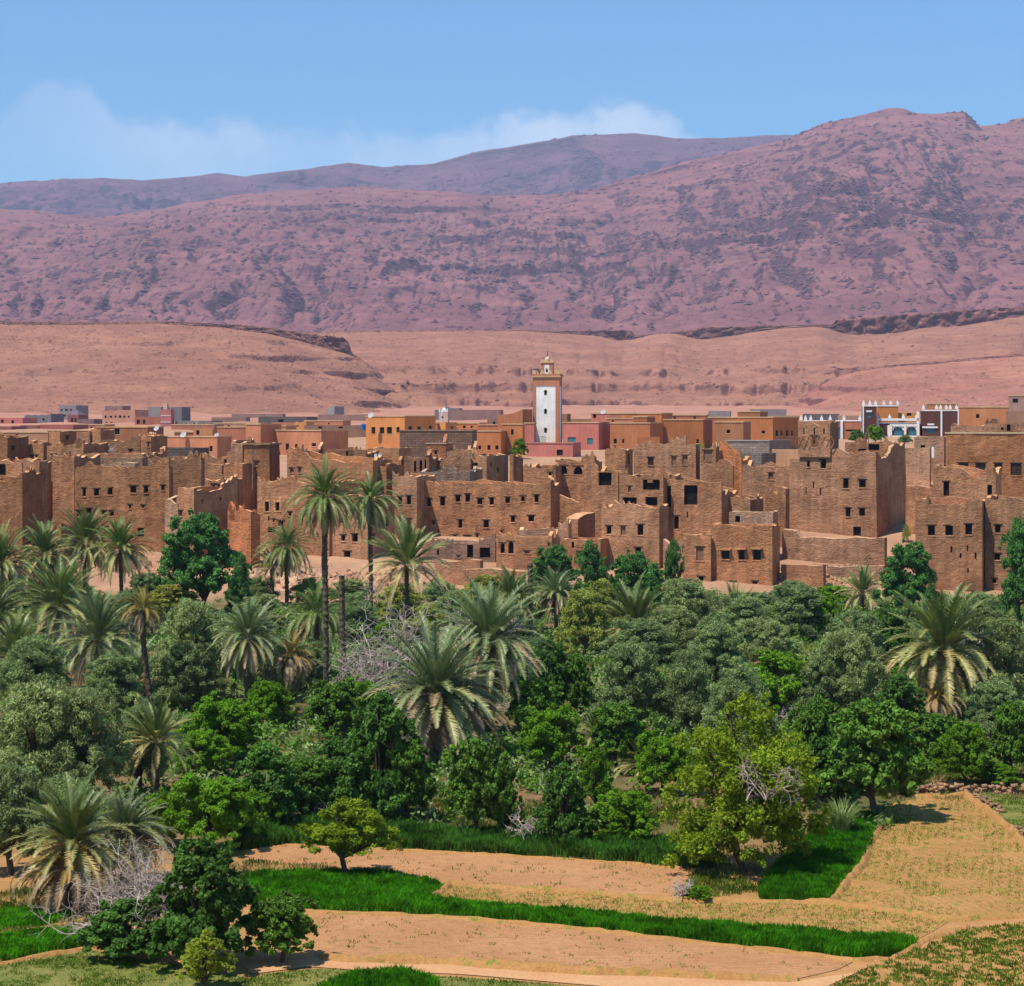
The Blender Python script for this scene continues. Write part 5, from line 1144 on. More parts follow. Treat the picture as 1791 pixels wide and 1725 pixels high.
proto('bright', ball(8, 1, 1.8, 0.06, 7), 250, 27000, 0.07, 0.04, 'bright', 17, (0.05, 0.25), sub=(0.14, 0.34), droop=0.2)
proto('poplar', ball(7, 1, 1.85, 0.12, 8), 280, 32000, 0.058, 0.04, 'poplar', 18, (0.06, 0.3), sub=(0.14, 0.3), droop=0.2)
proto('poplar_b', ball(5, 1, 1.9, 0.1, 9, (0.34, 0.46)), 240, 24000, 0.062, 0.043, 'poplar', 19, (0.06, 0.3), sub=(0.16, 0.32), droop=0.2)
proto('yellow', [(-.35,0,1.2,.45,.5,.4), (.1,.1,1.55,.38,.4,.38), (.45,-.1,1.15,.42,.45,.4), (-.65,.1,.75,.34,.35,.35), (.75,0,.65,.32,.4,.38), (0,-.4,.85,.5,.4,.45), (0,.4,.9,.5,.4,.4), (.3,-.3,.5,.4,.3,.25), (-.35,-.3,.55,.4,.3,.3), (-.5,.1,.32,.42,.4,.26), (.55,0,.34,.42,.4,.26), (0,-.4,.36,.4,.3,.25), (.02,0,1.82,.14,.16,.24), (-.25,.1,1.66,.13,.15,.24), (.3,0,1.6,.12,.14,.24), (-.5,0,1.42,.12,.14,.22), (.62,.1,1.34,.12,.14,.22), (-.82,0,.98,.14,.16,.2), (.9,0,.9,.14,.16,.2)],
      330, 25000, 0.052, 0.030, 'yellow', 20, (0.045, 0.4), nlimb=16, sub=(0.16, 0.36), droop=0.15, fill=0.35)
proto('almond', [(-.6,0,1.0,.32,.4,.28), (-.15,.1,1.5,.34,.36,.28), (.3,-.1,1.35,.36,.4,.32), (.65,0,.95,.3,.36,.3), (0,-.3,1.05,.45,.36,.3), (0,.4,1.1,.45,.36,.3), (.1,0,1.7,.36,.3,.26), (-.35,0,.75,.34,.3,.26), (.25,0,.72,.3,.3,.26), (-.75,.1,.75,.18,.2,.16), (.8,.1,.68,.2,.24,.2), (.35,-.2,.8,.25,.25,.2)],
      150, 12000, 0.07, 0.036, 'yellow', 21, (0.05, 0.5), nlimb=14, sub=(0.2, 0.42), droop=0.2, fill=0.3)
proto('lime', ball(8, 1, 1.7, 0.25, 22, (0.3, 0.42)), 90, 4200, 0.12, 0.06, 'lime', 22, (0.05, 0.3), nlimb=14, sub=(0.2, 0.42), fill=0.4)
proto('pale', ball(7, 1, 1.6, 0.1, 23), 90, 7000, 0.08, 0.025, 'pale', 23, (0.05, 0.25), sub=(0.2, 0.45), flat=0.3)
proto('mixed', ball(7, 1, 1.75, 0.12, 24), 190, 15000, 0.08, 0.046, 'bright', 24, (0.05, 0.3), nlimb=22, sub=(0.14, 0.3), fill=0.4)

def gY(py): return CAMZ*F/(py-HZ)
def plant(kind, label, px, top, bot, width, Y=None, cat='tree', name='tree', rz=None, base_py=None, grp=None, wy=None):
    """photo column px, top and bottom rows and width in photo pixels, Y metres out (else standing on the flat where its foot shows)"""
    Y = gY(base_py or bot) if not Y or (Y < 227 and bot > 1085) else Y; k = Y/F; x = wx(px, Y); z0 = float(tz(x, Y)); h = wz(top, Y)-z0
    g = random.Random(px*7+top)
    root = empty(name, (x, Y, z0), label, cat, grp, rz if rz is not None else (g.uniform(-pi, pi) if kind not in ('yellow', 'almond') else g.uniform(-.3, .3)))
    r = width*k/2*0.98
    root.scale = (r, (wy or 1)*r, h/2*1.02)
    for nm, me in zip(('crown', 'trunk', 'extra'), TREES[kind]):
        if me: link(nm, me, root)
    return root

# --- date palms
def frond(L, e0, bend, rng, nst=34, leaf=0.42, wid=0.055, vee=0.5, twist=0.0, keel=False):
    """points of a feather leaf along +X, leaving the crown at elevation e0 and bending over"""
    n = 12; p = [np.zeros(3)]; e = e0
    for i in range(n):
        e -= bend/n*(0.5+1.0*i/n); p.append(p[-1]+np.array((cos(e), 0, sin(e)))*L/n)
    p = np.array(p); V = []; Fc = []
    t = np.linspace(0.16, 1.0, nst); xi = t*n; i0 = np.minimum(xi.astype(int), n-1); fr = (xi-i0)[:, None]
    C = p[i0]*(1-fr)+p[i0+1]*fr; T = unit(p[i0+1]-p[i0]); S = np.array((0, 1.0, 0)); Up = unit(np.cross(T, S[None]*np.ones((nst, 1))))
    Up *= np.sign(Up[:, 2:3]+1e-6)*1.0
    ln = leaf*np.sin(pi*(0.12+0.86*t))**0.6*(0.85+0.3*rng.rand(nst))
    b = 0
    for sg in (-1, 1):
        dr = unit(T*0.75+sg*S*0.8+Up*vee*(0.5+0.6*rng.rand(nst))[:, None]-np.array((0, 0, 0.25))*rng.rand(nst)[:, None])
        tip = C+dr*ln[:, None]; w = T*wid/2
        V.append(np.stack([C-w, C+w, tip+w*0.2, tip-w*0.2], 1).reshape(-1, 3)); Fc.append(np.arange(nst*4).reshape(-1, 4)+b); b += nst*4
    rw = 0.03*L/3
    for i in range(n):                                   # the midrib
        a, c = p[i], p[i+1]; q = rw*(1-i/n*0.8); q2 = rw*(1-(i+1)/n*0.8)
        V.append(np.array([a+S*q, a-S*q, c-S*q2, c+S*q2])); Fc.append(np.arange(4)[None]+b); b += 4
    return np.concatenate(V), np.concatenate(Fc)
def rosette(spec, seed, wid=0.06):
    """spec: list of (count, L, e_lo, e_hi, bend_lo, bend_hi, age_lo, age_hi)"""
    rng = np.random.RandomState(seed); VV = []; FF = []; AA = []; b = 0; j = 0
    for cnt, L, e0, e1, b0, b1, a0, a1 in spec:
        for i in range(cnt):
            f = (i+rng.rand()*0.6)/max(1, cnt); e = radians(e0+(e1-e0)*f+rng.uniform(-13, 13)); l = L*rng.uniform(0.68, 1.15)
            V, Fc = frond(l, e, radians(rng.uniform(b0, b1)), rng, int(40*L/3)+8, leaf=0.118*L, wid=wid)
            j += 1; az = j*2.39996+rng.uniform(-.45, .45); c_, s_ = cos(az), sin(az); tw = rng.uniform(-.5, .5)
            y, z = V[:, 1].copy(), V[:, 2].copy()
            R = np.stack([V[:, 0]*c_-y*s_+0.12*c_, V[:, 0]*s_+y*c_+0.12*s_, z+0.12*sin(e)], -1)
            VV.append(R); FF.append(Fc+b); b += len(V)
            age_glint = a0+(a1-a0)*f+rng.uniform(-.1, .1)
            AA.append(np.clip(age_glint+0.25*np.linspace(0, 1, len(V))*rng.rand(), 0, 1)*np.ones(len(V)))
    return np.concatenate(VV), np.concatenate(FF), np.concatenate(AA)
def palm_trunk(h, r, seed, lean=0.0):
    rng = np.random.RandomState(abs(seed)); n = max(10, int(h/0.22)); P = []; Rr = []
    for i in range(n+1):
        t = i/n; P.append((lean*sin(t*pi*0.5)+0.05*sin(t*5), 0.04*sin(t*7), -0.5+(h+0.5)*t)); Rr.append(r*(1.25-0.25*min(1, t*5))*(1+(0.14 if i % 2 else -0.06)+0.05*rng.randn())*(1.12 if t > 0.93 else 1))
    m = MB(); m.tube(P, Rr, 10)
    for i in range(int(h*9)):                            # stubs of old leaf bases
        t = rng.rand()**0.8; a = rng.rand()*2*pi; k = min(n, int(t*n)); c = np.array(P[k]); o = np.array((cos(a), sin(a), 0)); s = np.array((-sin(a), cos(a), 0))
        c = c+o*Rr[k]*0.8; m.poly([c-s*0.07, c+s*0.07, c+s*0.04+o*0.11+np.array((0, 0, 0.2)), c-s*0.04+o*0.11+np.array((0, 0, 0.2))])
    return m.mesh('trunk', M['bark'], (0, 0, 0), False), P[-1]
PALMS = {}
def palm_proto(kind, green, dry, mat, seed, drymat='dry', dates=False, wid=0.055):
    V, Fc, A = rosette(green, seed, wid); g = np_mesh('fronds', V, Fc, LM[mat], attr=A); d = None
    if dry:
        V, Fc, A = rosette(dry, seed+50, wid); d = np_mesh('dry_fronds', V, Fc, LM[drymat], attr=A)
    PALMS[kind] = (g, d)
# unit: metres; scaled per tree
palm_proto('full', [(34, 2.9, 88, 40, 30, 65, 0, .08), (52, 3.0, 45, -20, 55, 100, .12, .8)], [(26, 2.6, -12, -62, 30, 50, 0, 0)], 'palm', 1)
palm_proto('tall', [(26, 2.6, 88, 35, 45, 80, 0, .1), (54, 2.9, 38, -30, 70, 105, .05, .5)], [(30, 2.4, -25, -72, 15, 25, 0, 0)], 'palm', 2)
palm_proto('blue', [(34, 2.9, 88, 45, 25, 60, 0, .05), (56, 2.9, 45, -22, 50, 95, .1, .75)], [(34, 2.8, -8, -65, 30, 50, 0, 0)], 'palm_blue', 3)
palm_proto('skirt', [(32, 3.0, 86, 48, 25, 55, 0, .05), (92, 3.05, 52, -15, 50, 95, .08, .7)], [(100, 2.95, 14, -65, 45, 65, 0, 0)], 'palm_blue', 4, 'dry')
palm_proto('gold', [(20, 2.6, 82, 35, 50, 85, .1, .4), (20, 2.6, 30, -5, 70, 105, .4, .9)], [(22, 2.5, -5, -60, 50, 70, 0, 0)], 'palm_gold', 5)
palm_proto('drooped', [(18, 2.3, 85, 40, 50, 90, .3, .7), (14, 2.4, 40, 10, 70, 115, .6, 1)], [(48, 2.7, 25, -50, 90, 125, 0, 0)], 'palm_gold', 6)
palm_proto('young', [(30, 2.8, 88, 45, 15, 45, 0, .08), (26, 2.8, 52, 5, 45, 90, .25, .9)], [(20, 2.5, 12, -25, 35, 70, 0, 0)], 'palm', 7, 'drygold')
palm_proto('spiky', [(30, 2.6, 88, 35, 8, 30, 0, .3)], [(16, 2.6, 40, 5, 10, 35, 0, 0)], 'palm', 8, 'drygold')
palm_proto('big', [(40, 3.0, 88, 45, 25, 55, 0, .03), (52, 3.1, 48, -8, 45, 90, .15, .85)], [(36, 3.0, 12, -50, 55, 80, 0, 0)], 'palm', 9, 'drygold')
# unit: metres; scaled per tree
def palm(kind, label, px, cy, rad, bot=None, Y=None, lean=0.0, tr=0.2, rz=0, dates=False, name='date_palm', trunk=True, sk=1.0, grp=None):
    """crown centre at photo (px, cy), fronds about rad photo pixels long; foot at photo row bot"""
    Y = Y or gY(bot); k = Y/F; x = wx(px, Y); z0 = float(tz(x-lean, Y)); zc = wz(cy, Y); s = rad*k/2.8
    root = empty(name, (x-lean, Y, z0), label, 'palm', grp, 0)
    g, d = PALMS[kind]; h = max(0.5, zc-z0)
    tm, top = palm_trunk(h, tr, px, lean); link('trunk', tm, root)
    for nm, me, kk in (('fronds', g, 1), ('dry_fronds', d, sk)):
        if me is None: continue
        o = link(nm, me, root); o.location = (lean, 0, h); o.scale = (s*kk,)*3; o.rotation_euler = (0.10*sin(px*1.3), 0.10*cos(px*2.1), rz+px*0.37)
    if dates:
        m = MB(); rng = np.random.RandomState(abs(px))
        for i in range(7):
            a = rng.rand()*2*pi; st = np.array((cos(a)*0.3, sin(a)*0.3, 0.1)); en = np.array((cos(a)*0.75, sin(a)*0.75, -0.25))*s
            for j in range(9): q = en+rng.randn(3)*0.1; m.tube([st, (st+q)/2+np.array((0, 0, 0.12)), q, q+np.array((0, 0, -0.35*s))], [0.02, 0.02, 0.03, 0.015], 4)
        o = link('date_stalks', m.mesh('date_stalks', DATE), root); o.location = (lean, 0, h)
    return root
DATE = plain('orange_date_stalks', (0.5, 0.2, 0.02), 0.6)

# --- bare dead bushes
def twigs(label, px, top, bot, width, Y, seed, n=60, col=None, name='dead_bush', cat='bush', r0=0.05, lay=0.0):
    r0 *= 1.5
    k = Y/F; x = wx(px, Y); z0 = float(tz(x, Y)); zb = z0 if bot > 1100 and not lay else max(z0, wz(bot, Y)); h = wz(top, Y)-zb; w = width*k/2
    rng = np.random.RandomState(seed); m = MB()
    def grow(p, d, L, r, dep):
        n_ = 5; pts = [p]; dd = d.copy()
        for i in range(n_):
            dd = unit(dd+rng.randn(3)*0.33+np.array((0, 0, -0.02 if dep > 1 else 0.05))); pts.append(pts[-1]+dd*L/n_)
        m.tube(pts, [r*(1-0.5*i/n_) for i in range(n_+1)], 4, 0, False)
        if dep < 3:
            for i in range(rng.randint(3, 5)):
                q = pts[rng.randint(2, n_+1)]; grow(q, unit(dd+rng.randn(3)*0.85), L*rng.uniform(.5, .75), r*0.58, dep+1)
    for i in range(max(4, n//8)):
        a = rng.rand()*2*pi; o = np.array((rng.uniform(-.5, .5)*w, rng.uniform(-.3, .3)*w, 0)); d = unit(np.array((cos(a)*w*0.9, sin(a)*w*0.5, h*rng.uniform(.5, 1.0))))
        grow(o, d, min(h, w*1.9)*rng.uniform(.48, .66), r0, 0)
    o = link(name, m.mesh(name, M['twig'])); o.location = (x, Y, zb); return tag(o, label, cat)

# ------------------------------------------------------------------ the palm grove, far to near
plant('poplar', 'big round leafy green tree before the long mud houses on the left', 347, 893, 1050, 165, Y=232)
plant('poplar_b', 'small leafy green tree at the right foot of the big round one', 420, 972, 1050, 62, Y=229)
plant('poplar', 'leftmost of the dark green poplars below the long facade', 968, 950, 1040, 100, Y=236)
plant('poplar_b', 'second dark green poplar from the left below the square house', 1033, 948, 1050, 80, Y=232)
plant('poplar', 'third dark green poplar leaning over the grey olives', 1102, 962, 1050, 100, Y=234)
plant('poplar_b', 'slim upright poplar at the right end of the dark green row', 1178, 944, 1050, 48, Y=236)
plant('poplar_b', 'low dark poplar filling the right of the poplar row', 1140, 985, 1050, 80, Y=233)
plant('poplar', 'round dark leafy tree in front of the cracked houses on the right', 1588, 944, 1085, 116, Y=228)
plant('poplar_b', 'leafy green tree cut by the right picture edge below the wall windows', 1785, 908, 1075, 95, Y=222)
plant('mixed', 'leaning green bush before the orange house left of the minaret', 910, 764, 800, 34, Y=392, cat='bush', name='bush')
plant('pale', 'feathery pale green bush on the wall top below the rust red house', 1180, 756, 778, 70, Y=318, cat='bush', name='bush')
plant('pale', 'smaller dull feathery bush right of the pale green one', 1224, 758, 780, 44, Y=320, cat='bush', name='bush')
plant('bright', 'bright round tree in the hotel garden', 1532, 741, 775, 36, Y=470)
plant('fig_b', 'dark bush in the hotel garden left of the bright tree', 1499, 752, 775, 34, Y=475, cat='bush', name='bush')
plant('olive_c', 'grey green garden tree right of the bright hotel tree', 1583, 760, 778, 30, Y=465)
plant('warm', 'tuft of dry green weeds in the lane beside the tall kasbah', 1585, 916, 935, 16, Y=277, cat='bush', name='bush')

palm('full', 'date palm below the earth heap fourth from the left edge', 148, 952, 70, Y=222)
palm('full', 'slightly lower date palm left of the big round leafy tree', 212, 962, 62, Y=218)
palm('full', 'date palm with upright fronds second from the left edge', 76, 972, 66, Y=212)
palm('full', 'date palm half cut by the left picture edge in the upper row', 4, 985, 68, Y=205)
palm('tall', 'short palm with a bare trunk left of the tall palm', 501, 958, 58, Y=238, tr=.22)
palm('young', 'half grown palm leaning against the short bare trunked palm', 476, 990, 42, Y=240)
palm('young', 'big feathery palm rising behind the bare grey bushes', 712, 990, 88, Y=205)
palm('blue', 'bluish palm right of the headless dark trunk', 972, 1040, 52, Y=212)
palm('full', 'shaggy palm left of the headless dark trunk', 893, 1050, 62, Y=205)
palm('spiky', 'stiff half dry palm clump below the three storey house', 1287, 1075, 58, Y=226, name='palm_clump')
palm('young', 'palm with a curtain of pale dead fronds left of the round dark tree', 1508, 1040, 52, Y=236)
palm('big', 'broad open palm with golden lower fronds above the grey olives', 1113, 1100, 84, Y=195, dates=True)
palm('tall', 'tallest palm with a long slim trunk towering over the grove', 569, 868, 78, bot=1285, tr=.19)
palm('tall', 'second tall palm standing close right of the tallest', 648, 876, 62, Y=212, tr=.22)
palm('tall', 'palm partly hidden behind the trunk of the tallest palm', 552, 1075, 74, Y=172)
palm('full', 'large dark centred palm at the left with yellow stalks', 104, 1062, 92, Y=188, dates=True)
palm('blue', 'palm with a fan of pale drooping fronds and orange dates at the left', 172, 1122, 96, Y=168, dates=True)
palm('full', 'low shaded palm at the left picture edge behind the olives', 30, 1150, 84, Y=172)
palm('full', 'palm showing only its right half at the left edge in the middle', -12, 1080, 80, Y=180)
palm('blue', 'shaded palm crown between the olives behind the leaning trunk', 235, 1195, 78, Y=158)
palm('gold', 'golden thin crowned palm on a leaning dark trunk', 250, 1068, 56, bot=1255, lean=-0.7, tr=.2)
palm('blue', 'bluish palm on a thick straight trunk among the olives', 433, 1118, 74, bot=1262, tr=.26)
palm('drooped', 'dying palm with a hanging skirt of straw coloured fronds', 507, 1150, 66, bot=1260)
palm('skirt', 'broad palm of the central pair behind and to the right', 852, 1128, 112, Y=142, tr=.3)
palm('skirt', 'huge bushy palm of the central pair with a dense fringe of dead fronds', 764, 1216, 124, Y=132, tr=.34)
palm('big', 'large golden fringed palm near the right edge', 1648, 1140, 118, Y=150, dates=True, tr=.3)
palm('drooped', 'small straw fringed palm sprouting at the foot of the large golden one', 1640, 1225, 58, Y=147)
palm('young', 'low palm with straw coloured fronds beside the big left olive', 272, 1300, 82, Y=119)
palm('young', 'low fan of palm fronds over the dark shrubs under the tallest palm', 492, 1268, 74, Y=150)
palm('young', 'low palm with pinkish dry fronds left of the yellow green tree', 1122, 1345, 66, Y=128)
palm('young', 'small tangled palm left of the pinkish one', 1043, 1290, 62, Y=134)

plant('mixed', 'tall tangled shrub with bare stems left of the central poplars', 905, 1010, 1110, 90, Y=205, cat='shrub', name='shrub')
plant('warm', 'yellowish olive tree left of the broad open palm', 1020, 1030, 1150, 105, Y=196, name='olive_tree')
plant('warm', 'dull small olive tree right of the bluish palm', 1050, 1012, 1090, 90, Y=212, name='olive_tree')
plant('olive', 'olive tree below the walled up niche annex', 1205, 1012, 1110, 120, Y=208, name='olive_tree')
plant('olive_b', 'dark olive tree below the stone rubble on the right', 1398, 1020, 1120, 135, Y=206, name='olive_tree')
plant('bright', 'small bright green tree squeezed between dark olives on the right', 1448, 1032, 1120, 64, Y=204)
plant('olive_c', 'olive tree under the round dark leafy tree', 1500, 1068, 1180, 130, Y=184, name='olive_tree')
plant('fig_b', 'dark green tree below the curtain palm', 1560, 1065, 1170, 90, Y=190)
plant('olive_c', 'grey olive tree at the right edge below the crack', 1712, 1042, 1150, 110, Y=188, name='olive_tree')
plant('olive', 'broad olive tree at the right edge behind the golden palm', 1752, 1085, 1260, 150, Y=166, name='olive_tree')
plant('olive_b', 'olive tree in the middle of the grove left of the bare stemmed tree', 1252, 1085, 1200, 130, Y=176, name='olive_tree')
plant('olive', 'olive tree above the bare stemmed tree', 1340, 1080, 1180, 120, Y=184, name='olive_tree')
plant('olive_b', 'big grey olive tree in the middle right of the central palms', 1105, 1118, 1290, 150, Y=158, name='olive_tree')
plant('olive_c', 'grey olive tree just right of the big middle olive', 1205, 1130, 1290, 120, Y=154, name='olive_tree')
plant('mixed', 'half bare tree with whitish stems behind the yellow green tree', 1362, 1128, 1265, 140, Y=150)
plant('olive', 'olive tree left of the large golden palm', 1492, 1100, 1270, 130, Y=156, name='olive_tree')
plant('olive_b', 'low olive tree between the half bare tree and the golden palm', 1440, 1140, 1270, 110, Y=152, name='olive_tree')
plant('olive_b', 'olive tree right of the large golden palm at the right edge', 1740, 1185, 1300, 120, Y=144, name='olive_tree')
plant('fig_b', 'dark glossy tree right of the central palm pair', 960, 1120, 1260, 96, Y=158)
plant('fig', 'dark ivy covered tree trunk beside the glossy tree', 1010, 1140, 1260, 70, Y=155)
plant('fig_b', 'dark bush under the large golden palm', 1570, 1180, 1290, 110, Y=146, cat='bush', name='bush')
plant('olive', 'large olive tree left of the bluish thick trunked palm', 340, 1045, 1240, 160, Y=178, name='olive_tree')
plant('olive_b', 'shadowy olive tree under the large left olive', 330, 1120, 1250, 130, Y=170, name='olive_tree')
plant('olive_c', 'dim olive tree behind the thick trunked palm', 455, 1060, 1230, 110, Y=182, name='olive_tree')
plant('mixed', 'tangled thorny thicket behind the headless pole', 660, 1080, 1215, 130, Y=178, cat='shrub', name='shrub')
plant('warm', 'yellow green thicket left of the central palm pair', 740, 1055, 1180, 130, Y=180, cat='shrub', name='shrub')
plant('bright', 'bright green bush at the foot of the headless pole', 632, 1178, 1270, 88, Y=156, cat='bush', name='bush')
plant('bright', 'bright leafy thicket right of the low straw palm', 395, 1205, 1340, 150, Y=146, cat='shrub', name='shrub')
plant('bright', 'yellowest bush in the left middle thicket', 350, 1262, 1360, 110, Y=138, cat='bush', name='bush')
plant('olive_b', 'small olive tree beside the big left olive mass', 246, 1228, 1390, 115, Y=140, name='olive_tree')
plant('olive', 'big silvery olive tree filling the left edge', 60, 1190, 1420, 210, Y=136, name='olive_tree')
plant('olive', 'big silvery olive tree with brown dead twigs right of the edge olive', 145, 1200, 1420, 165, Y=133, name='olive_tree')
plant('olive_b', 'lower shadowed olive tree at the left edge', 20, 1330, 1530, 170, Y=112, name='olive_tree')
plant('olive_c', 'olive tree half hidden behind the left palm clump', 115, 1350, 1500, 150, Y=116, name='olive_tree')
plant('fig_b', 'dark thicket tree under the low fan palm', 470, 1300, 1450, 150, Y=128)
plant('fig', 'dark bluish green shrub right of the dark thicket', 540, 1320, 1440, 110, Y=124, cat='shrub', name='shrub')
plant('bright', 'small bright shrub along the field behind the almond tree', 450, 1365, 1460, 110, Y=118, cat='shrub', name='shrub')
plant('fig_b', 'dark spreading walnut tree left below the central palms', 662, 1212, 1440, 170, Y=121)
plant('fig', 'dark tree right of the spreading walnut', 715, 1290, 1440, 100, Y=119)
plant('fig', 'vine covered bright edged tree under the central palms', 835, 1288, 1470, 130, Y=116)
plant('fig', 'leafy dark green shrub left of the pinkish dead bush', 880, 1330, 1470, 80, Y=114, cat='shrub', name='shrub')
plant('bright', 'fresh green thicket behind the pinkish dead bush', 960, 1222, 1350, 120, Y=140, cat='shrub', name='shrub')
plant('fig', 'glossy thicket below the middle olives', 1080, 1225, 1350, 120, Y=139, cat='shrub', name='shrub')
plant('fig_b', 'dark round shrub right of the pinkish dead bush', 982, 1335, 1485, 100, Y=109, cat='shrub', name='shrub')
plant('mixed', 'light shrub with straw in it behind the low round bush', 1040, 1300, 1420, 80, Y=120, cat='shrub', name='shrub')
plant('bright', 'low round bright bush at the edge of the grain strip', 1090, 1370, 1478, 138, Y=107.5, cat='bush', name='bush')
plant('fig', 'leafy tree half behind the yellow green tree on its right', 1425, 1215, 1400, 110, Y=128)
plant('fig', 'broad dark fig tree at the corner of the big right field', 1532, 1218, 1432, 205, Y=115, name='fig_tree')
plant('bright', 'small round green tree on a thin trunk right of the fig tree', 1687, 1250, 1375, 110, Y=125)
plant('fig', 'leafy tree at the right edge above the stone wall', 1772, 1222, 1365, 90, Y=128)
plant('bright', 'low cabbage green plants along the stone wall at the right', 1742, 1330, 1375, 95, Y=125, cat='shrub', name='shrub')
plant('bright', 'large green shrub left under the fan palm thicket', 372, 1340, 1490, 170, Y=111, cat='shrub', name='shrub')
plant('mixed', 'olive coloured shrub above the bleached brush heap', 290, 1375, 1480, 110, Y=110, cat='shrub', name='shrub')

plant('warm', 'dull yellow shrub at the bank foot below the louvred windows', 300, 1022, 1075, 120, Y=229, cat='shrub', name='shrub')
plant('olive_b', 'small olive tree behind the golden thin crowned palm', 228, 1030, 1120, 110, Y=200, name='olive_tree')
plant('olive', 'olive tree on the bank below the tower block', 452, 1040, 1110, 110, Y=224, name='olive_tree')
plant('olive_c', 'olive tree between the tallest palm and the headless pole', 620, 1035, 1130, 110, Y=220, name='olive_tree')
plant('warm', 'yellowish shrub right below the big feathery palm', 700, 1020, 1110, 130, Y=212, cat='shrub', name='shrub')
plant('olive', 'olive tree filling the gap below the stepped retaining wall', 800, 1030, 1130, 120, Y=216, name='olive_tree')
plant('mixed', 'leafy shrub under the long low retaining wall', 860, 1025, 1100, 100, Y=222, cat='shrub', name='shrub')
plant('olive_b', 'low olive tree at the foot of the tall palms', 525, 1120, 1215, 130, Y=None, name='olive_tree')
plant('bright', 'bright bush between the straight trunk and the dying palm', 470, 1180, 1275, 100, Y=None, cat='bush', name='bush')
plant('fig', 'dark leafy bush behind the tallest palm trunk', 585, 1190, 1300, 110, Y=None, cat='bush', name='bush')
plant('olive_c', 'dim olive tree at the left below the dark centred palm', 60, 1110, 1230, 150, Y=None, name='olive_tree')
plant('olive_b', 'dim olive tree under the fan of pale drooping fronds', 200, 1140, 1255, 140, Y=None, name='olive_tree')
plant('fig_b', 'dark bush left of the spreading walnut', 590, 1290, 1395, 110, Y=None, cat='bush', name='bush')
plant('fig', 'green bush between the central palms and the middle olives', 935, 1180, 1300, 110, Y=None, cat='bush', name='bush')
plant('olive_b', 'grey shrub under the broad open palm', 1120, 1080, 1165, 140, Y=None, cat='shrub', name='shrub')
plant('olive', 'olive tree right of the broad open palm', 1180, 1060, 1150, 120, Y=None, name='olive_tree')
plant('olive_b', 'olive tree below the stiff half dry palm', 1300, 1040, 1130, 130, Y=None, name='olive_tree')
plant('fig', 'leafy bush behind the right side of the fig tree', 1640, 1245, 1345, 110, Y=None, cat='bush', name='bush')
plant('fig_b', 'shady bush between the yellow green tree and the fig tree', 1440, 1290, 1410, 110, Y=None, cat='bush', name='bush')
plant('bright', 'green thicket left of the yellow green tree', 1160, 1270, 1390, 120, Y=None, cat='shrub', name='shrub')
plant('olive_c', 'olive tree behind the yellow green tree', 1290, 1160, 1330, 150, Y=None, name='olive_tree')
plant('fig', 'bush below the dark spreading walnut', 640, 1350, 1440, 110, Y=None, cat='bush', name='bush')
plant('fig_b', 'dark bush in the gap right of the low fan palm', 560, 1345, 1440, 90, Y=None, cat='bush', name='bush')

for lb, px, top, bot, w, Y, kd, nm in (
 ('small olive tree at the foot of the earth heap', 40, 1005, 1060, 120, 236, 'olive', 'olive_tree'),
 ('dusty shrub on the bank right of the earth heap', 130, 1012, 1060, 90, 240, 'warm', 'shrub'),
 ('dark shrub on the bank left of the big round tree', 250, 1000, 1060, 70, 240, 'olive_b', 'shrub'),
 ('grey shrub on the pale bank below the crumbling wall block', 455, 1008, 1060, 70, 242, 'olive_c', 'shrub'),
 ('green shrub on the pale bank beside the tallest palm', 540, 1010, 1060, 80, 240, 'warm', 'shrub'),
 ('leafy shrub below the tower block', 612, 1012, 1060, 90, 242, 'olive', 'shrub'),
 ('silvery shrub under the roofless stepped wall', 770, 1012, 1060, 90, 240, 'olive_c', 'shrub'),
 ('dull green shrub against the long low retaining wall', 850, 1005, 1055, 90, 243, 'warm', 'shrub'),
 ('olive shrub at the foot of the annex wall', 1222, 1030, 1075, 90, 240, 'olive', 'shrub'),
 ('dark shrub at the foot of the three storey house', 1322, 1035, 1075, 90, 240, 'olive_b', 'shrub'),
 ('olive shrub in front of the mud garden wall', 1385, 1015, 1065, 90, 243, 'olive_c', 'shrub'),
 ('green shrub on the bank under the loose stones', 1455, 1020, 1065, 80, 243, 'bright', 'shrub'),
 ('olive shrub below the slit windows of the right houses', 1655, 1040, 1085, 100, 234, 'olive', 'shrub'),
 ('silvery olive shrub below the crack of the right houses', 1715, 1035, 1085, 90, 234, 'olive_c', 'shrub')):
    plant(kd, lb, px, top, bot, w, Y=Y, cat='shrub' if nm == 'shrub' else 'tree', name=nm)
twigs('big tangle of bare grey branches under the feathery palm', 690, 975, 1170, 200, 156, 1, 190, r0=.055)
twigs('bare grey branches above the central palm pair', 868, 975, 1110, 160, 183, 2, 110, r0=.05)
twigs('pinkish grey dead bush at the field edge in the centre', 934, 1270, 1470, 75, 106.3, 3, 110, r0=.045)
twigs('bleached brush heap on top of the left palm clump', 248, 1395, 1560, 210, 86.5, 4, 190, r0=.03)
twigs('fallen pale branches under the tallest palm', 568, 1270, 1345, 80, 112, 5, 30, r0=.045)
twigs('thin leafless tree at the right edge below the crack', 1700, 1030, 1110, 70, 184, 6, 36, r0=.06)
twigs('pale straw and broken twigs caught in the yellow green tree', 1325, 1300, 1400, 100, 97.6, 7, 50, r0=.025, lay=1)
twigs('brown brushwood pile at the field corner', 1195, 1530, 1575, 70, 94.5, 8, 50, r0=.03, name='brushwood_pile')
twigs('whitish stems in front of the half bare tree', 1362, 1170, 1262, 60, 148, 9, 30, r0=.05)
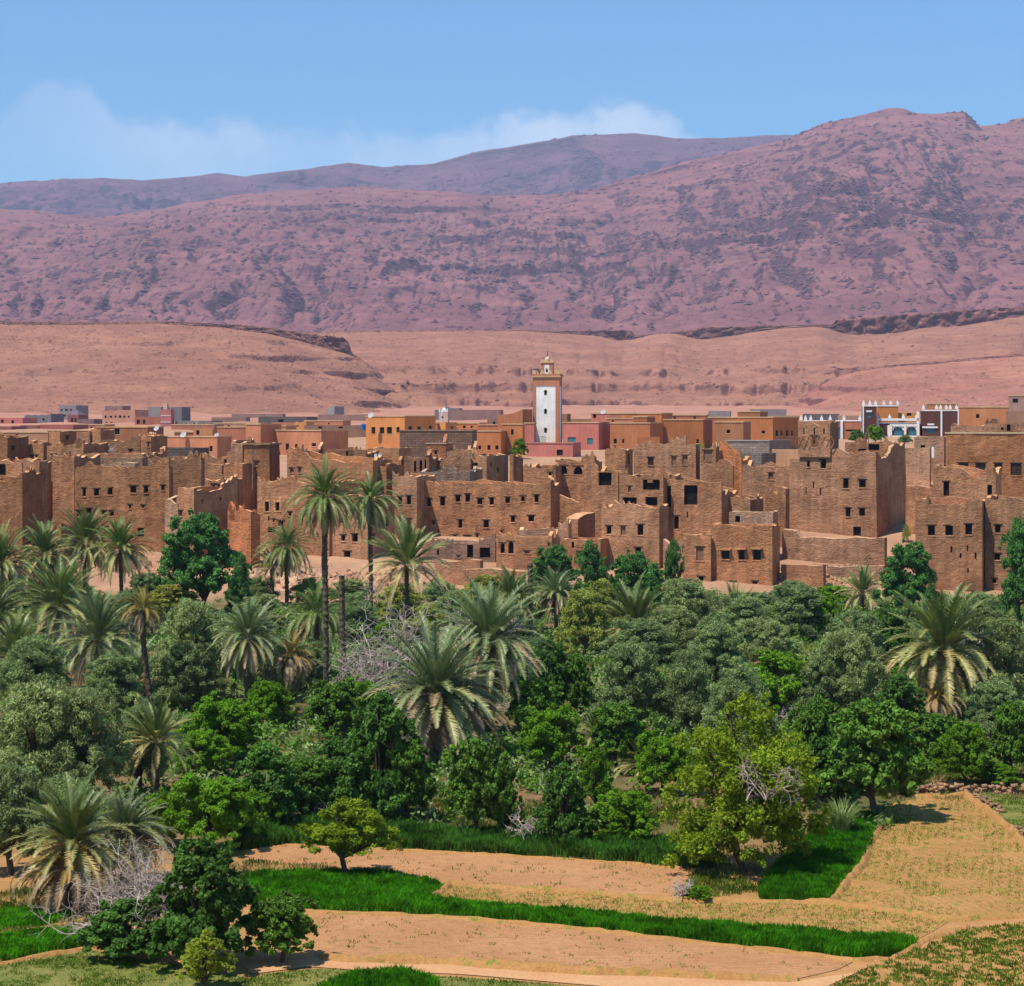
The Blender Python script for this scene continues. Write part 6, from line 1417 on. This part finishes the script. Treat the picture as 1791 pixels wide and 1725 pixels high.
twigs('leafless branches on the straw roof of the gatehouse room', 200, 774, 795, 30, 300, 10, 24, r0=.06)

def pole(label, px, top, bot, Y, r):
    x = wx(px, Y); z0 = float(tz(x, Y)); h = wz(top, Y)-z0; me, _ = palm_trunk(h, r, px)
    o = link('headless_palm', me); o.location = (x, Y, z0); tag(o, label, 'dead palm')
pole('headless straight palm trunk right of the tallest palm', 599, 1007, 1235, 158, .2)
pole('headless dark rough palm trunk before the poplars', 928, 985, 1110, 208, .26)
pole('thin headless palm pole left of the tallest palm', 565, 965, 1040, 236, .13)

# near trees around the fields
palm('big', 'front left palm clump with fresh crown and hanging straw fronds', 128, 1478, 112, Y=93, tr=.4, name='palm_clump')
palm('skirt', 'bluish palm crown behind the front left clump', 218, 1462, 84, Y=97, tr=.3)
palm('drooped', 'mass of dead palm fronds hanging at the base of the front left clump', 122, 1525, 100, Y=92, tr=.4, sk=1.15, name='dead_palm')
plant('fig_b', 'big dark fig tree at the lower left beside the brush heap', 352, 1466, 1692, 205, Y=84.5, name='fig_tree')
plant('fig', 'rounded fig bush at the lower left edge of the bare field', 494, 1562, 1684, 135, Y=85, cat='bush', name='fig_bush')
plant('lime', 'small yellow green sapling at the bottom left', 362, 1632, 1732, 118, Y=80)
plant('fig_b', 'dark undergrowth bush beneath the front left palm clump', 215, 1575, 1680, 150, Y=86, cat='bush', name='bush')
plant('almond', 'small almond tree with a forked trunk standing in the field', 606, 1392, 1535, 200, Y=99, name='almond_tree')
plant('yellow', 'big yellow green tree on a dark trunk in the centre right', 1298, 1208, 1525, 305, Y=100.5)
plant('bright', 'low green weeds round the brushwood pile', 1222, 1545, 1575, 60, Y=94.2, cat='bush', name='bush')
def reeds(label, px, top, bot, width, Y, seed, n=120):
    k = Y/F; x = wx(px, Y); z0 = float(tz(x, Y)); h = wz(top, Y)-z0; w = width*k/2; rng = np.random.RandomState(seed); V = []; Fc = []; b = 0
    for i in range(n):
        a = rng.rand()*2*pi; o = np.array((cos(a), sin(a), 0)); c = o*rng.rand()*w*0.35; L = h*rng.uniform(.6, 1.05); s = np.array((-o[1], o[0], 0))*0.035
        pts = [c+o*w*0.75*(t**1.8)*rng.uniform(.8, 1.2)+np.array((0, 0, L*(t-0.28*t**3))) for t in np.linspace(0, 1, 6)]
        for q in range(5):
            f0, f1 = 1-q/5.5, 1-(q+1)/5.5; V.append(np.array([pts[q]-s*f0, pts[q]+s*f0, pts[q+1]+s*f1, pts[q+1]-s*f1])); Fc.append(np.arange(4)[None]+b); b += 4
    o = link('reed_clump', np_mesh('reed_clump', np.concatenate(V), np.concatenate(Fc), LM['reed'])); o.location = (x, Y, z0); tag(o, label, 'reeds')
reeds('pale arching reed clump right of the yellow green tree', 1470, 1378, 1462, 85, 109, 1, 260)
reeds('tuft of tall green reeds behind the low round bush', 1055, 1330, 1420, 60, 122, 2, 160)
reeds('pale straw tuft left of the low round bush', 1030, 1392, 1478, 46, 108.5, 3, 110)
# low growth that covers the floor of the grove
def undergrowth():
    rng = np.random.RandomState(77); n = 13500
    Y = 109+rng.rand(n)**0.8*138; u = rng.uniform(-.43, .43, n); X = u*Y
    keep = (fbm(X/9, Y/9, 3, 8) > 0.36) & ~((u > U(1560)) & (Y < 128)) & ~((u > U(1130)) & (u < U(1270)) & (Y < 122)); X, Y = X[keep], Y[keep]; m = len(X)
    r = (0.5+0.9*rng.rand(m))*np.where(abs(u[keep]) > 0.262, 1.7, 1.0); k = 46
    e = unit(rng.randn(m*k, 3)); e[:, 2] = abs(e[:, 2])
    C = np.repeat(np.stack([X, Y, tz(X, Y)+0.05], -1), k, 0)+e*np.repeat(r, k)[:, None]*(0.4+0.6*rng.rand(m*k))[:, None]*np.array((1, 1, 0.9))
    V, Fc = leaves(C, e, 0.34, 0.17, rng)
    o = link('undergrowth', np_mesh('undergrowth', V, Fc, [LM['fig'], LM['olive_b'] if 'olive_b' in LM else LM['olive_blue']], mi=np.repeat((rng.rand(m) > 0.6).astype(int), k)))
    tag(o, 'low dark green undergrowth spreading beneath the trees of the grove', 'undergrowth', kind='stuff')
undergrowth()

# ------------------------------------------------------------------ fields
def G(px, py):
    Y = gY(py); return (U(px)*Y, Y)
def inpoly(P, x, y):
    r = np.zeros(len(x), bool); n = len(P)
    for i in range(n):
        x0, y0 = P[i]; x1, y1 = P[(i+1) % n]
        c = ((y0 > y) != (y1 > y)) & (x < (x1-x0)*(y-y0)/((y1-y0) or 1e-9)+x0); r ^= c
    return r
LV = [0]
def field(name, label, pts, mat, lift=None, kind='structure'):
    from mathutils import geometry
    P = [G(*p) for p in pts]; LV[0] += 1; z = 0.012+0.004*LV[0] if lift is None else lift
    # wobble the outline a little so that no edge is ruler straight
    Q = []
    for i, (a, b) in enumerate(zip(P, P[1:]+P[:1])):
        L = math.dist(a, b); k = max(1, int(L/1.4))
        for j in range(k):
            t = j/k; w = 0.10*sin(pi*t)**0.3 if 0 < j else 0
            Q.append((a[0]+(b[0]-a[0])*t+w*(n1(i*9+j*0.7, LV[0])-0.5)*2, a[1]+(b[1]-a[1])*t+w*(n1(i*9+j*0.7+50, LV[0])-0.5)*2))
    me = bpy.data.meshes.new(name); tri = geometry.tessellate_polygon([[Vector((x, y, 0)) for x, y in Q]])
    me.from_pydata([(x, y, z) for x, y in Q], [], [list(t) for t in tri]); me.materials.append(mat); me.update()
    for p in me.polygons:
        if p.normal.z < 0: p.flip()
    o = link(name, me); tag(o, label, name.replace('_', ' '), kind=kind); return P
SOIL = ground_mat('ploughed_soil', (0.42, 0.205, 0.092), (0.49, 0.25, 0.118), (0.32, 0.15, 0.066), 0.2, 0.12, (0.25, 0.19, 0.06), 2.2, (0.58, 0.72), furrow=-6)
SOIL2 = ground_mat('stubble_soil', (0.41, 0.208, 0.072), (0.46, 0.245, 0.09), (0.30, 0.155, 0.05), 0.25, 0.1, (0.22, 0.21, 0.04), 1.6, (0.54, 0.66), furrow=74)
PATH = ground_mat('pale_path', (0.50, 0.26, 0.125), (0.56, 0.32, 0.16), (0.42, 0.21, 0.1), 0.5, 0.03)
GRN = ground_mat('crop_floor', (0.03, 0.075, 0.012), (0.045, 0.095, 0.015), (0.06, 0.07, 0.02), 0.5, 0.05)
TURF = ground_mat('weedy_turf', (0.2, 0.19, 0.05), (0.12, 0.16, 0.03), (0.3, 0.22, 0.09), 0.5, 0.05)
LM['crop'] = leaf_mat('crop_blades', (0.05, 0.26, 0.004), (0.13, 0.40, 0.012), trans=0.45, rough=0.6, big=0.45)
LM['grain'] = leaf_mat('tall_grain', (0.06, 0.21, 0.018), (0.15, 0.33, 0.05), trans=0.4, rough=0.6, big=0.45)
LM['seedling'] = leaf_mat('seedlings', (0.15, 0.22, 0.015), (0.32, 0.36, 0.06), trans=0.3)
LM['seedling_dark'] = leaf_mat('dark_seedlings', (0.08, 0.17, 0.01), (0.2, 0.26, 0.03), trans=0.3)
LM['straw'] = leaf_mat('straw', (0.36, 0.27, 0.09), (0.5, 0.4, 0.18), trans=0.2)
def blades(label, polys, dens, h, mat, seed, name='crop', w=0.035, per=5, spread=0.14, minus=(), patch=0.0, lean=0.35, cat='crop', pscale=1.6, hv=0.5, rows=None):
    """grass like plants: per blades in each tuft, dens tufts per square metre"""
    rng = np.random.RandomState(seed); VV = []; 
    for P in polys:
        P = np.array(P); lo, hi = P.min(0), P.max(0); n = int((hi-lo).prod()*dens); x = rng.uniform(lo[0], hi[0], n); y = rng.uniform(lo[1], hi[1], n)
        k = inpoly(P, x, y)
        for q in minus: k &= ~inpoly(np.array(q), x, y)
        if rows:
            q_ = (x*cos(radians(rows[0]))+y*sin(radians(rows[0])))/rows[1]+0.25*fbm(x/5, y/5, 2, seed); k &= (q_-np.floor(q_)) < 0.5+0.2*rng.rand(n)
        if patch: k &= fbm(x/pscale, y/pscale, 4, seed) > patch*(0.75+0.5*rng.rand(n))
        x, y = x[k], y[k]; m = len(x)
        hh = h*(1-hv/2+hv*fbm(x/1.3, y/1.3, 3, seed+2))*rng.uniform(.75, 1.2, m)
        x = np.repeat(x, per)+rng.randn(m*per)*spread*0.5; y = np.repeat(y, per)+rng.randn(m*per)*spread*0.5; hh = np.repeat(hh, per)*rng.uniform(.6, 1.1, m*per)
        a = rng.rand(m*per)*2*pi; d = np.stack([np.cos(a), np.sin(a), 0*a], -1); s = np.stack([-np.sin(a), np.cos(a), 0*a], -1)*w/2
        B = np.stack([x, y, np.full(m*per, 0.01)], -1); le = (lean*hh*rng.rand(m*per))[:, None]
        mid = B+d*le*0.45+np.array((0, 0, 1))*(hh*0.6)[:, None]; tip = B+d*le*1.5+np.array((0, 0, 1))*(hh*(1-0.25*rng.rand(m*per)))[:, None]
        VV.append(np.stack([B-s, B+s, mid+s*0.9, tip, mid-s*0.9], 1).reshape(-1, 3))
    V = np.concatenate(VV); o = link(name, np_mesh(name, V, np.arange(len(V)).reshape(-1, 5), LM[mat])); tag(o, label, cat, kind='stuff'); return o
fA = field('ploughed_field', 'bare brown ploughed strip behind the almond tree', [(425,1492),(470,1478),(560,1478),(705,1487),(1000,1503),(1192,1518),(1210,1535),(1175,1572),(1000,1562),(780,1546),(690,1532),(560,1514),(430,1508)], SOIL)
fB = field('stubble_field', 'thin stubble strip with a low earth rim in the middle of the fields', [(745,1572),(785,1549),(1000,1564),(1180,1579),(1440,1584),(1660,1612),(1600,1647),(1200,1612),(840,1582)], SOIL2)
fC = field('stubble_field', 'large sunlit stubble field at the right', [(1455,1578),(1505,1512),(1540,1440),(1548,1408),(1600,1398),(1690,1394),(1735,1425),(1790,1475),(1860,1540),(1860,1604),(1660,1606)], SOIL2)
fD = field('ploughed_field', 'bare brown ploughed strip along the bottom of the picture', [(548,1600),(620,1594),(800,1606),(1000,1624),(1250,1652),(1495,1682),(1465,1697),(1400,1712),(1200,1707),(1000,1697),(800,1683),(556,1672)], SOIL)
fE = field('stubble_field', 'field of dark seedlings in the bottom right corner', [(1395,1760),(1500,1703),(1690,1628),(1860,1604),(1990,1760)], SOIL2)
fP = field('path', 'pale trodden earth path along the bottom fields', [(425,1688),(556,1677),(800,1688),(1010,1704),(1395,1718),(1500,1702),(1420,1740),(1200,1740),(1000,1722),(800,1705),(650,1700),(540,1692),(440,1705)], PATH)
fG2 = field('crop_bed', 'soil under the long bright green crop strip', [(425,1540),(560,1528),(690,1535),(778,1555),(742,1574),(838,1586),(1200,1617),(1602,1651),(1560,1674),(1490,1678),(1250,1650),(1000,1622),(800,1604),(556,1591),(430,1582)], GRN)
fG1 = field('crop_bed', 'soil under the tall grain behind the almond tree', [(405,1458),(470,1448),(560,1450),(720,1465),(1000,1470),(1230,1494),(1262,1512),(1215,1521),(1000,1501),(705,1486),(500,1476),(420,1488)], GRN)
fG3 = field('crop_bed', 'soil under the green crop in the shade of the yellow green tree', [(1332,1574),(1330,1556),(1370,1506),(1420,1462),(1500,1432),(1534,1434),(1520,1480),(1500,1512),(1446,1577)], GRN)
fL1 = field('crop_bed', 'soil under the green strip at the left edge', [(-60,1604),(60,1592),(150,1594),(80,1622),(-60,1632)], GRN)
fL2 = field('crop_bed', 'soil under the second green strip at the lower left', [(-60,1650),(100,1628),(190,1636),(150,1655),(-60,1692)], GRN)
fL3 = field('weedy_field', 'weedy grass in the bottom left corner', [(-60,1702),(160,1664),(300,1690),(430,1712),(400,1770),(-60,1770)], TURF)
fL4 = field('weedy_field', 'weedy grass rim between the path and the picture bottom', [(395,1730),(470,1706),(560,1697),(660,1704),(800,1712),(1000,1728),(1000,1770),(380,1770)], TURF)
fG4 = field('crop_bed', 'soil under the green clump at the bottom', [(560,1735),(620,1712),(700,1706),(760,1722),(770,1760),(570,1760)], GRN)
fR = field('weedy_field', 'weedy ditch along the right rim of the large stubble field', [(1690,1392),(1740,1386),(1800,1400),(1900,1440),(1900,1540),(1790,1473),(1735,1423)], TURF)

blades('long bright green crop strip across the front fields', [fG2], 230, 0.42, 'crop', 1, 'green_crop', 0.035, hv=1.1, patch=0.16, pscale=0.9)
blades('tall green grain behind the almond tree', [fG1], 190, 0.75, 'grain', 2, 'grain_crop', 0.035, hv=0.9, patch=0.16, pscale=0.9)
blades('green crop in the shade of the yellow green tree', [fG3], 230, 0.42, 'crop', 3, 'green_crop', 0.035, hv=1.0, patch=0.16, pscale=0.9)
blades('green strips of crop at the lower left edge', [fL1, fL2], 190, 0.34, 'crop', 4, 'green_crop', 0.035)
blades('green clump of crop at the bottom edge', [fG4], 240, 0.45, 'crop', 5, 'green_crop', 0.035)
blades('sparse yellow green seedlings on the large stubble field', [fC], 60, 0.10, 'seedling', 6, 'seedlings', 0.028, 3, 0.16, patch=0.40, rows=(-14, 0.42))
blades('sparse yellow green seedlings on the middle stubble strip', [fB], 62, 0.11, 'seedling', 7, 'seedlings', 0.028, 3, 0.14, patch=0.36, rows=(80, 0.4))
blades('darker clumps of seedlings in the bottom right field', [fE], 26, 0.16, 'seedling_dark', 8, 'seedlings', 0.045, 8, 0.16, patch=0.40, pscale=0.7)
blades('scattered weeds on the bare ploughed strips', [fA, fD], 2.2, 0.12, 'seedling', 9, 'weeds', 0.045, 5, 0.2, patch=0.5, cat='weeds')
blades('weedy grass along paths and ditches', [fL3, fL4, fR], 75, 0.14, 'seedling_dark', 10, 'weeds', 0.03, 5, 0.16, patch=0.44, cat='weeds')
band = [G(*p) for p in [(-100,1575),(430,1512),(520,1440),(700,1400),(1000,1400),(1150,1380),(1250,1490),(1330,1560),(1200,1575),(700,1530),(430,1530),(-100,1720)]]
blades('dry grass and straw on the ground under the near trees', [band, [G(*p) for p in [(1130,1400),(1330,1400),(1420,1455),(1335,1560),(1230,1500)]], [G(*p) for p in [(1500,1345),(1900,1345),(1900,1400),(1560,1400)]]], 26, 0.22, 'straw', 11, 'dry_grass', 0.03, 5, 0.2, minus=[fA, fG2, fG1, fG3], patch=0.5, cat='grass')
blades('low green weeds on the ground under the near trees', [band, [G(*p) for p in [(1450,1340),(1900,1340),(1900,1392),(1540,1400)]]], 30, 0.25, 'seedling_dark', 12, 'weeds', 0.04, 5, 0.2, minus=[fA, fG2, fG1, fG3], patch=0.5, cat='weeds')

def ridge(label, pts, w=0.35, h=0.22, mat=None, name='earth_ridge'):
    P = [np.array(G(*p)) for p in pts]; Q = []
    for a, b in zip(P, P[1:]):
        k = max(1, int(np.linalg.norm(b-a)/0.3)); Q += [a+(b-a)*i/k for i in range(k)]
    Q.append(P[-1]); m = MB(); rows = []
    for i, q in enumerate(Q):
        t = unit(Q[min(i+1, len(Q)-1)]-Q[max(0, i-1)]); s = np.array((-t[1], t[0])); q = q+s*(n1(i*0.25, 3)-0.5)*0.25
        ww = w*(0.75+0.5*n1(i*0.4, 7)); hh = h*(0.55+0.9*n1(i*0.55, 11))
        rows.append([(q[0]+s[0]*ww*o, q[1]+s[1]*ww*o, -0.02+hh*e) for o, e in ((-1, 0), (-.6, .55), (-.2, 1), (.2, .95), (.6, .6), (1, 0))])
    m.grid(rows); o = link(name, m.mesh(name, mat or SOIL2, (0, 0, 0), True)); tag(o, label, 'earth ridge', kind='structure')
ridge('earth rim along the back of the middle stubble strip', [(742,1575),(785,1549),(1000,1562),(1180,1577),(1440,1581),(1660,1609),(1860,1603)], 0.3, 0.22)
ridge('straw edged rim along the front of the green crop strip', [(548,1596),(800,1607),(1000,1625),(1250,1653),(1495,1682),(1560,1678),(1606,1651),(1690,1622)], 0.26, 0.16)
ridge('rim between the shaded crop and the large stubble field', [(1450,1580),(1506,1513),(1540,1438)], 0.3, 0.22)
ridge('rim in front of the tall grain', [(425,1492),(500,1479),(705,1488),(1000,1504),(1195,1519)], 0.2, 0.12)
ridge('crumbling bank above the bottom path', [(560,1678),(800,1686),(1010,1702),(1395,1716)], 0.4, 0.28)
ridge('curved rim of the large stubble field at the right', [(1600,1397),(1690,1394),(1735,1424),(1790,1474),(1870,1545)], 0.35, 0.3)
ridge('rim between the green strips at the lower left', [(-60,1638),(80,1626),(150,1610)], 0.25, 0.15)
ridge('second rim between the green strips at the lower left', [(-60,1697),(150,1660),(200,1640)], 0.25, 0.15)
# low dry stone wall at the upper right of the fields
def stone_wall(label, pts, h, w, seed, name='stone_wall'):
    rng = np.random.RandomState(seed); P = [np.array(G(*p)) for p in pts]; V = []; Fc = []; b = 0
    cube = np.array([(x, y, z) for z in (-1, 1) for y in (-1, 1) for x in (-1, 1)], float)
    cf = np.array([(0, 2, 3, 1), (4, 5, 7, 6), (0, 1, 5, 4), (2, 6, 7, 3), (0, 4, 6, 2), (1, 3, 7, 5)])
    for a, e in zip(P, P[1:]):
        L = np.linalg.norm(e-a)
        for i in range(int(L*h*40)):
            q = a+(e-a)*rng.rand(); z = h*rng.rand(); s = 0.10*rng.uniform(.5, 1.4)
            A = np.linalg.qr(np.eye(3)+rng.randn(3, 3)*0.25)[0]
            V.append((cube*(0.7+0.4*rng.rand(8, 3)))*np.array((1.5, 1, .75))*s@A.T+np.array((q[0]+rng.uniform(-w, w), q[1]+rng.uniform(-w, w), z))); Fc.append(cf+b); b += 8
    o = link(name, np_mesh(name, np.concatenate(V), np.concatenate(Fc), M['mud']), None, (.36, .215, .13)); tag(o, label, 'wall')
stone_wall('low dry stone terrace wall beyond the large stubble field', [(1560,1396),(1640,1389),(1745,1388),(1860,1392)], 0.55, 0.3, 1)
stone_wall('stone kerb of the ditch at the right edge', [(1705,1398),(1755,1424)], 0.3, 0.2, 2)
stone_wall('pale cut stones beside the ditch at the right picture edge', [(1772,1452),(1830,1480)], 0.35, 0.2, 3)
